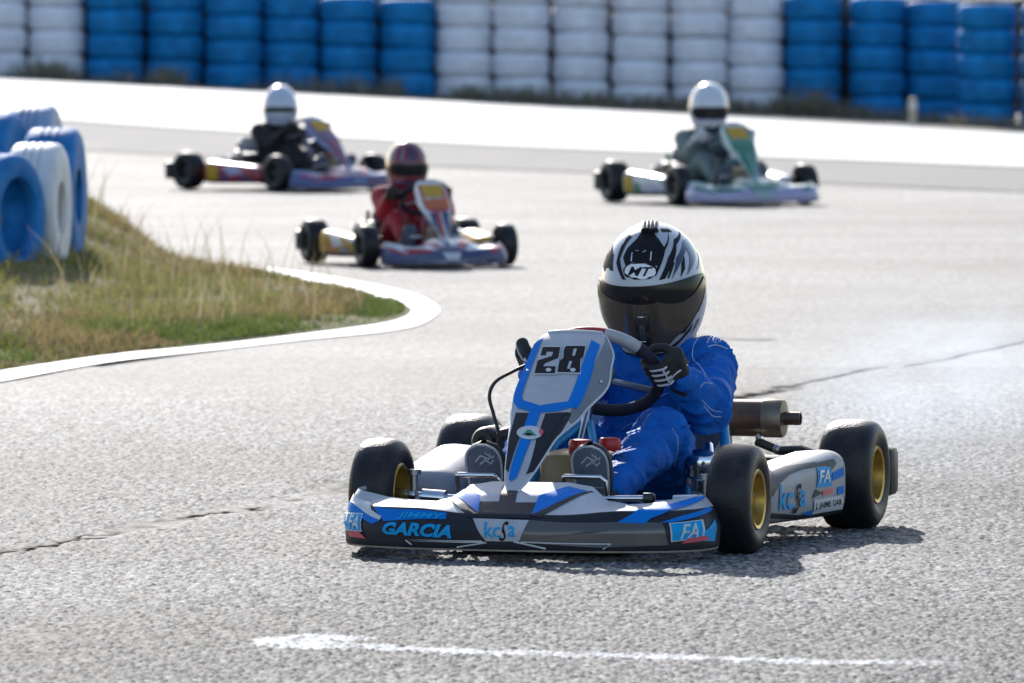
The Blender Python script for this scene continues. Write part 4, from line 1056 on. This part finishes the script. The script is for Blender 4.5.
def glove(par, ang, side, hero, wr, m1=GLOVE_B, m2=GLOVE_W):
    W, ex, eu = Vector((.02, .28, .395)), Vector((1, 0, 0)), Vector((0, -.73, .683)); nd = Vector((0, .683, .73))
    a = R(ang); er = ex * math.cos(a) + eu * math.sin(a); et = -ex * math.sin(a) + eu * math.cos(a); P = W + er * .138
    nf = -nd
    at = lambda r, n_, t: P + er * r + nf * n_ + et * t
    mb = MB(); paths = []
    for i, L in enumerate((.94, 1.0, .97, .82)):
        t = (1.5 - i) * .0172
        k = [at(.036, .010, t * .95), at(.027, .024, t), at(.008, .0265, t), at(-.010 * L, .022, t), at(-.022 * L, .006, t), at(-.020 * L, -.008, t)]
        paths.append(k); mb.tube(k, [.0105, .0100, .0092, .0086, .0080, .0066], m1, 12)
        for q in (k[0], k[1], k[2], k[3], k[4]): mb.ball(q, .0094, m1, 10, 8)
        mb.ball(k[-1], .0068, m1, 10, 8)
    # palm and back of the hand
    for t in (-.024, -.008, .008, .024): mb.capsule(at(.036, .008, t), .013, at(.052, -.022, t * .8), .015, m1)
    mb.capsule(at(.046, -.014, 0), .021, wr, .026, m1)
    mb.capsule(wr, .027, wr + (wr - at(.046, -.014, 0)).normalized() * .03, .031, m1)
    # thumb over the driver's side of the rim
    th = [at(.045, -.018, .026), at(.028, -.026, .036), at(.006, -.024, .040), at(-.012, -.014, .040)]
    mb.tube(th, [.0125, .011, .010, .008], m1, 12); [mb.ball(q, .010, m1, 10, 8) for q in th[:3]]; mb.ball(th[-1], .008, m1, 10, 8)
    V, F, N = remesh(mb, .0026 if hero else .005, 3)
    out = MB(); out.add(V, F, m1)
    if hero:
        for k in paths:   # printed stripes on the backs of the fingers
            q = [p + nf * 0.0 for p in k[:4]]
            bv = BVHTree.FromPolygons(V, F); line = []
            for (p0, p1) in zip(q, q[1:]):
                for s in (0, .33, .66):
                    p = p0.lerp(p1, s); hit = bv.ray_cast(p + nf * .05 + er * .01, (-nf - er * .2).normalized())
                    if hit[0]: line.append(hit[0])
            if len(line) > 2: out.tube(line, [.0022] + [.0032] * (len(line) - 2) + [.0018], m2, 8)
        pts = [at(.030, .1, t) for t in (.026, .012, 0, -.012, -.026)]
        line = [bv.ray_cast(p, -nf)[0] for p in pts]; line = [p for p in line if p]
        if len(line) > 2: out.tube(line, .0028, m2, 8)
        line = [bv.ray_cast(at(r, .1, t), -nf)[0] for r, t in ((.032, -.02), (.042, -.012), (.055, -.012), (.066, -.02))]; line = [p for p in line if p]
        if len(line) > 2: out.tube(line, .0024, m2, 8)
    return out.build('glove', par, 180)

def boot(par, ank, toe_c, sx, hero):
    """boot with its sole turned to the pedal; toe_c: middle of the sole"""
    up = Vector((0, -.38, .925)).normalized(); fw = Vector((0, -.925, -.38)).normalized(); xx = Vector((1, 0, 0))   # up: heel to toe, fw: out of the sole
    L, Wd = .185, .043
    def outline(t):    # t -1 heel .. 1 toe: half width of the sole
        return Wd * (1 - abs(t) ** 5) ** .5 * (.86 + .14 * math.sin((t + .2) * 1.6))
    mb = MB()
    def f(t, a):
        w = max(outline(t), .002); hgt = interp(t, [(-1, .045), (-.5, .06), (0, .062), (.5, .048), (1, .022)])
        c, s = math.cos(a), math.sin(a)
        x = w * math.copysign(abs(c) ** .7, c); y = hgt * .5 * (math.copysign(abs(s) ** .7, s) + 1)
        return Vector(toe_c) + up * (t * L / 2) + xx * x - fw * (y + .006)
    mb.grid(f, list(np.linspace(-.995, .995, 17)), [2 * math.pi * i / 20 for i in range(20)], BOOT, cv=True)
    mb.capsule(Vector(toe_c) - up * .06 - fw * .035, .036, Vector(ank) , .040, BOOT)
    b = mb.build('boot', par, 60)
    sb = MB()
    fs = lambda t, q: Vector(toe_c) + up * (t * L / 2) + xx * (q * max(outline(t), .002)) + fw * (.002 * (1 - q * q))
    ts = list(np.linspace(-.99, .99, 25)); qs = list(np.linspace(-1, 1, 9))
    sb.shell(fs, ts, qs, SOLE, -.012)
    c = Vector(toe_c) - fw * .2
    if hero:
        for pts in ([(.55, -.45), (.72, -.1), (.62, .35), (.78, .5)], [(.62, .1), (.50, .42), (.60, .62)], [(.80, .2), (.66, .55), (.72, .7)], [(.48, -.2), (.58, .1)]):
            sb.decal(line_poly(pts, .05), fs, SOLE_LINE, .0012, c, 1)
        sb.decal(line_poly([(-.1, -.9), (-.1, .9)], .03), fs, SOLE_LINE, .0012, c, 1)
    sb.tube([fs(t, -1) for t in ts] + [fs(t, 1) for t in ts[::-1]], .0028, SOLE_LINE if hero else SOLE, 6, closed=True)
    sb.build('sole', b, 40)

def driver(loc, yaw, label, cols, head, hero=False, scale=1.0):
    suit = cols['suit']; mb = MB(); j = J
    H = Vector(head[0])
    T = lambda a, ra, b, rb: mb.capsule(j[a], ra, j[b], rb, suit)
    T('pel', .115, 'waist', .105); T('waist', .105, 'chest', .11)
    mb.capsule(j['chest'] + Vector((-.055, 0, .005)), .098, j['chest'] + Vector((.055, 0, .005)), .098, suit)
    mb.capsule(j['pel'] + Vector((-.06, -.02, -.02)), .085, j['pel'] + Vector((.06, -.02, -.02)), .085, suit)
    mb.capsule(j['shL'], .064, j['shR'], .064, suit); T('chest', .09, 'neck', .055)
    mb.capsule(j['neck'], .048, H + Vector((0, 0, -.03)), .05, suit); mb.ball(H + Vector((0, 0, -.005)), (.072, .088, .10), suit)
    for s in 'RL':
        T('sh' + s, .064, 'el' + s, .056); T('el' + s, .056, 'wr' + s, .037)
        T('hp' + s, .084, 'kn' + s, .065); T('kn' + s, .063, 'an' + s, .044)
    V, F, N = remesh(mb, .0065 if hero else .016, 8)
    limbs = [(j[a + s], j[b + s]) for s in 'RL' for a, b in (('sh', 'el'), ('el', 'wr'), ('hp', 'kn'), ('kn', 'an'))]
    # folds of the cloth
    amp = .017 if hero else .006
    V2 = []
    for p, n in zip(V, N):
        if p.z > .47: V2.append(p); continue
        near = min((p - j[k]).length for k in ('elR', 'elL', 'knR', 'knL', 'waist', 'shR', 'hpR'))
        q = Vector((p.x * 9 + p.z * 7, p.y * 9 - p.x * 5, p.z * 16 + p.y * 9))
        w = noise.noise(q + Vector((noise.noise(q * .6), noise.noise(q * .6 + Vector((9, 0, 0))), 0)) * 1.3)
        fold = 1 - abs(w) * 2.2
        w2 = noise.noise(q * 2.3)
        best = None
        for a_, b_ in limbs:
            ab_ = b_ - a_; t_ = max(0, min(1, (p - a_).dot(ab_) / ab_.length_squared)); dd_ = (p - a_ - ab_ * t_).length
            if best is None or dd_ < best[0]: best = (dd_, (p - a_).dot(ab_) / ab_.length, p - a_ - ab_ * t_)
        rq = best[2]; g_ = noise.noise(p * 11)
        w3 = noise.noise((best[1] * 30 + 1.6 * g_ + rq.x * 9, rq.y * 8 + rq.z * 5, rq.z * 8 - rq.x * 5))
        crease = (1 - abs(w3) * 2.6) if best[0] < .10 else 0
        nearj = max(0, 1 - near / .15)
        V2.append(p + n * amp * (fold * .30 + crease * (.22 + .75 * nearj) + .25 * w2 - .25))
    out = MB()
    hz = H.z - .07
    out.add(V2, F, [SKIN if all(V2[i].z > hz for i in f) else suit for f in F])
    per = out.build('person', None, 180); per.location = loc; per.rotation_euler = (0, 0, yaw); per.scale = (scale,) * 3
    tag(per, label, 'person', 'kart drivers')
    bv = BVHTree.FromPolygons(V2, F)
    helmet(per, head, cols, hero, cols['visor'], cols.get('band', (-12, 13)), cols.get('open', 70))
    glove(per, 8, 1, hero, j['wrR'] + (j['wrR'] - j['elR']).normalized() * .004, cols.get('glove', GLOVE_B)); glove(per, 164, -1, hero, j['wrL'] + (j['wrL'] - j['elL']).normalized() * .004, cols.get('glove', GLOVE_B))
    boot(per, j['anR'], (.100, -.085, .160), 1, hero); boot(per, j['anL'], (-.150, -.085, .160), -1, hero)
    if hero:
        pm = mat('white_piping', (.40, .45, .62), .7)
        pb = MB()
        def seam(pts, dirv, r=.0016, n=10):
            line = []
            for (p0, p1) in zip(pts, pts[1:]):
                for i in range(n):
                    p = Vector(p0).lerp(Vector(p1), i / n); hit = bv.ray_cast(p + Vector(dirv) * .4, -Vector(dirv))
                    if hit[0]: line.append(hit[0] + hit[1] * .0004)
            if len(line) > 2: pb.tube(line, r, pm, 6)
        inv = HM.inverted(); cam = inv @ Vector((0, 0, CAMZ)); fw = (inv.to_3x3() @ Vector((0, 1, -.06))).normalized()
        def seam_at(pix, r=.0015):
            r *= .8
            """seams drawn on the sleeve where the photograph shows them"""
            line = []
            P = smooth_line([Vector((a, b)) for a, b in pix], 8)
            for q in P:
                g_ = inv @ Vector(((q.x - 512) / FPX * 18.6, 18.6, CAMZ - q.y * 18.6 / FPX))
                d_ = (g_ - cam).normalized(); hit = bv.ray_cast(cam, d_)
                if hit[0]:
                    if line and (hit[0] - line[-1]).length > .05: break
                    line.append(hit[0] + hit[1] * .0004)
            if len(line) > 2: pb = MB(); pb.tube(line, r, pm, 6); pb.build('piping', per, 180)
        seam_at([(700, 336), (694, 345), (693, 358), (700, 366), (706, 376), (707, 384)]); seam_at([(678, 364), (683, 361), (690, 362)], .0013); seam_at([(660, 397), (668, 393), (682, 392)], .0012)
        seam_at([(712, 384), (705, 383), (700, 388)], .0012); seam_at([(702, 400), (712, 410), (722, 412)], .0012); seam_at([(704, 406), (713, 416), (721, 417)], .0012)
        seam_at([(622, 430), (632, 424), (648, 424), (664, 432), (672, 444)], .0010); seam_at([(624, 438), (634, 431), (650, 431), (662, 440)], .0010); seam_at([(672, 428), (678, 440), (676, 460), (668, 476)], .0010)
        for pix in ([(707, 343), (710, 338), (715, 336), (713, 341), (717, 343)], [(717, 338), (720, 342), (722, 337), (725, 342)], [(725, 341), (729, 338), (730, 343), (733, 344)], [(708, 347), (716, 345), (728, 349)]):
            seam_at(pix, .0019)
        ab = MB()  # collar
        ab.tube([Vector((.064 + .066 * math.cos(t), .645 + .062 * math.sin(t), .445)) for t in [2 * math.pi * i / 24 for i in range(24)]], .016, suit, 10, closed=True)
        ab.build('collar', per, 60)
    return per
# ================================================================== PUT TOGETHER
base = dict(base=SILVER, accent=DBLUE, dark=DGREY, gun=GROUND_MIRROR, white=LSILV, cyan=CYAN, pink=PINK, ink=INK, green=GREEN, band=DGREY, lip=LIP, wing=mat('panel_wing_painted_shade', (.13, .145, .18), .45, var=.1), panback=mat('panel_back', (.10, .105, .12), .5), pod=mat('grey_pod', (.31, .31, .33), .5, var=.08, vs=6, spec=.35, dirt=.3), pale=mat('pale_outline', (.5, .51, .55), .3), frame=STEEL, rim=DARKM, plate=WHITE)
build_kart('racing_kart', HERO_LOC, HERO_YAW, base, 'silver and blue kart number 28 with gold wheel rims, nearest the camera', hero=True)
driver(HERO_LOC, HERO_YAW, 'driver in blue suit and silver helmet with black streaks, holding the wheel of kart 28',
       dict(suit=suit_mat('blue_suit', (.002, .10, .42)), shell=HWHITE, visor=VISOR, band=(-42, 17), open=88), (Vector((.050, .64, .572)), Euler((R(13), R(-3), R(3)), 'XYZ')), hero=True)

def other(**k):
    d = dict(base); d.update(k); return d
YEL = mat('yellow_sticker', (.46, .26, .015), .5, var=.15, spec=.3); ORG = mat('orange_sticker', (.45, .11, .03), .35, var=.2)
PURP = mat('purple_bodywork', (.10, .035, .10), .3, coat=.5); STBL = mat('steel_blue_bodywork', (.12, .16, .30), .3, coat=.5); REDB = mat('red_bodywork', (.36, .02, .03), .3, coat=.4)
GRB = mat('green_bodywork', (.02, .16, .09), .3, coat=.5); PGRN = mat('pale_green_bodywork', (.28, .38, .36), .3, coat=.5); LILAC = mat('lilac_bodywork', (.34, .31, .48), .3, coat=.5); NVB = mat('navy_bodywork', (.02, .03, .10), .3, coat=.5)
WV = mat('dark_visor', (.008, .008, .011), .3, spec=.2, rvar=.02)
def streaks(m, m2):
    S = []
    for t in (-30, 30, -62, 62): S.append(([(t - 5, 22), (t + 5, 22), (t + 2, 70), (t - 2, 70)], m))
    S.append(([(-9, 20), (9, 20), (5, 84), (-5, 84)], m2)); S.append(([(-60, -24), (60, -24), (50, -32), (-50, -32)], m2))
    return S
spots = [
 dict(px=(436, 267), yaw=18, scale=.81, label='red suited kart with silver front bumper and gold pods, middle kart behind the blue one',
      off=-.03, c=other(bw=.87, base=LSILV, accent=REDB, dark=NVB, band=mat('dark_red_blue_bodywork', (.07, .08, .17), .4), pod=YEL, white=LSILV, plate=YEL, panart=ORG, frame=REDB, gun=NVB),
      who='driver in red suit and dark red helmet with silver stripes, steering the middle kart', d=dict(suit=suit_mat('red_suit', (.30, .012, .02)), shell=mat('dark_red_helmet', (.16, .02, .03), .3, coat=.3), visor=WV, hart=streaks(mat('helmet_silver_stripe', (.19, .17, .23), .3), NVB), glove=GLOVE_B), head=(.06, .64, .565), he=(6, 0, -4)),
 dict(px=(742, 205), yaw=22, scale=1.0, label='green and lilac kart with yellow panel at the right, before the white tyres',
      c=other(base=PGRN, accent=GRB, dark=GRB, band=LILAC, pod=LSILV, plate=YEL, panart=GRB, frame=GRB, gun=LILAC),
      who='driver in grey green suit and white helmet, steering the green kart at the right', d=dict(suit=suit_mat('grey_green_suit', (.13, .17, .17)), shell=mat('white_helmet', (.56, .57, .61), .32, coat=.25), visor=WV, hart=[([(-60, -24), (60, -24), (50, -30), (-50, -30)], LILAC)], band=(-25, 3), open=68, glove=GLOVE_W), off=-.012, head=(.058, .62, .585), he=(0, 0, -16)),
 dict(px=(326, 191), yaw=41, scale=.97, label='purple and blue kart with gold pod end, leftmost and farthest of the karts',
      c=other(base=STBL, accent=REDB, dark=PURP, band=mat('dusky_blue_bodywork', (.08, .10, .24), .4), pod=REDB, plate=YEL, panart=PURP, frame=PURP, gun=PURP, white=LILAC),
      who='driver in black suit and pale helmet with narrow visor, steering the leftmost kart', d=dict(suit=suit_mat('black_suit', (.012, .012, .016)), shell=mat('pale_lilac_helmet', (.48, .50, .60), .32, coat=.25), visor=WV, hart=[([(-50, -26), (50, -26), (44, -30), (-44, -30)], NVB)], band=(-13, 1), open=60), off=.03, head=(.085, .64, .555), he=(-2, 0, -40)),
]
for s in spots:
    g = ground(*s['px']); g.z = float(gz(g.x, g.y)) + .002
    build_kart('racing_kart', g, R(s['yaw']), s['c'], s['label'], scale=s['scale'])
    driver(g + Vector((s['off'], 0, 0)), R(s['yaw']), s['who'], s['d'], (Vector(s['head']), Euler((R(s['he'][0]), R(s['he'][1]), R(s['he'][2])), 'XYZ')), scale=s['scale'])

# thin bluish exhaust smoke drifting behind the near kart
vm = bpy.data.materials.new('exhaust_smoke'); vm.use_nodes = True; nt = vm.node_tree; nt.nodes.remove(nt.nodes['Principled BSDF'])
pv = nt.nodes.new('ShaderNodeVolumePrincipled'); pv.inputs['Color'].default_value = (.72, .84, 1, 1); pv.inputs['Anisotropy'].default_value = .3
tc = nt.nodes.new('ShaderNodeTexCoord'); gr = nt.nodes.new('ShaderNodeVectorMath'); gr.operation = 'LENGTH'; nt.links.new(tc.outputs['Object'], gr.inputs[0])
fr = nt.nodes.new('ShaderNodeMapRange'); fr.interpolation_type = 'SMOOTHSTEP'; fr.inputs['From Min'].default_value = 1; fr.inputs['From Max'].default_value = .1; fr.inputs['To Max'].default_value = 1; nt.links.new(gr.outputs['Value'], fr.inputs['Value'])
nz = nt.nodes.new('ShaderNodeTexNoise'); nz.inputs['Scale'].default_value = 2.2; nz.inputs['Detail'].default_value = 4; nt.links.new(tc.outputs['Object'], nz.inputs['Vector'])
n2 = nt.nodes.new('ShaderNodeMapRange'); n2.inputs['From Min'].default_value = .38; n2.inputs['From Max'].default_value = .7; n2.inputs['To Max'].default_value = .55; nt.links.new(nz.outputs['Fac'], n2.inputs['Value'])
ml = nt.nodes.new('ShaderNodeMath'); ml.operation = 'MULTIPLY'; nt.links.new(fr.outputs['Result'], ml.inputs[0]); nt.links.new(n2.outputs['Result'], ml.inputs[1]); nt.links.new(ml.outputs['Value'], pv.inputs['Density'])
nt.links.new(pv.outputs['Volume'], nt.nodes['Material Output'].inputs['Volume'])
mb = MB(); mb.ball((0, 0, 0), 1, vm, 24, 14); o = mb.build('exhaust_smoke'); o.location = (1.12, 20.4, .28); o.scale = (.62, 1.5, .30); tag(o, 'thin bluish exhaust smoke drifting behind the rear wheel', kind='stuff')
vm.cycles.volume_step_rate = 4
# ------------------------------------------------------------------ light, sky, camera
SUN_EL, SUN_AZ = 26.5, -9.0          # azimuth from straight ahead, negative: to the left
sp = Vector((math.sin(R(SUN_AZ)) * math.cos(R(SUN_EL)), math.cos(R(SUN_AZ)) * math.cos(R(SUN_EL)), math.sin(R(SUN_EL))))
ld = bpy.data.lights.new('sun', 'SUN'); ld.energy = 4.2; ld.angle = R(.53); ld.color = (1, .96, .91)
lo_ = bpy.data.objects.new('sun', ld); COL.objects.link(lo_); lo_.location = sp * 60; lo_.rotation_euler = (-sp).to_track_quat('-Z', 'Y').to_euler()
w = bpy.data.worlds.new('World'); SC.world = w; w.use_nodes = True
nt = w.node_tree; bg = nt.nodes['Background']; sk = nt.nodes.new('ShaderNodeTexSky'); sk.sky_type = 'NISHITA'; sk.sun_disc = False
sk.sun_elevation = R(SUN_EL); sk.sun_rotation = R(SUN_AZ); sk.air_density = 1.0; sk.dust_density = 1.0; sk.ozone_density = 1.0
nt.links.new(sk.outputs['Color'], bg.inputs['Color']); bg.inputs['Strength'].default_value = .15
cd = bpy.data.cameras.new('camera'); cam = bpy.data.objects.new('camera', cd); COL.objects.link(cam)
cam.location = (0, 0, CAMZ); cam.rotation_euler = (math.pi / 2 - PITCH, 0, 0)
cd.sensor_width = 36; cd.lens = FPX * 36 / 1024; cd.clip_end = 3000; cd.clip_start = .5
cd.dof.use_dof = True; cd.dof.focus_distance = 18.05; cd.dof.aperture_fstop = 11.5
SC.camera = cam
SC.view_settings.view_transform = 'Standard'; SC.view_settings.look = 'None'; SC.view_settings.exposure = .75; SC.view_settings.gamma = 1
SC.cycles.use_denoising = True
SC.cycles.max_bounces = 8
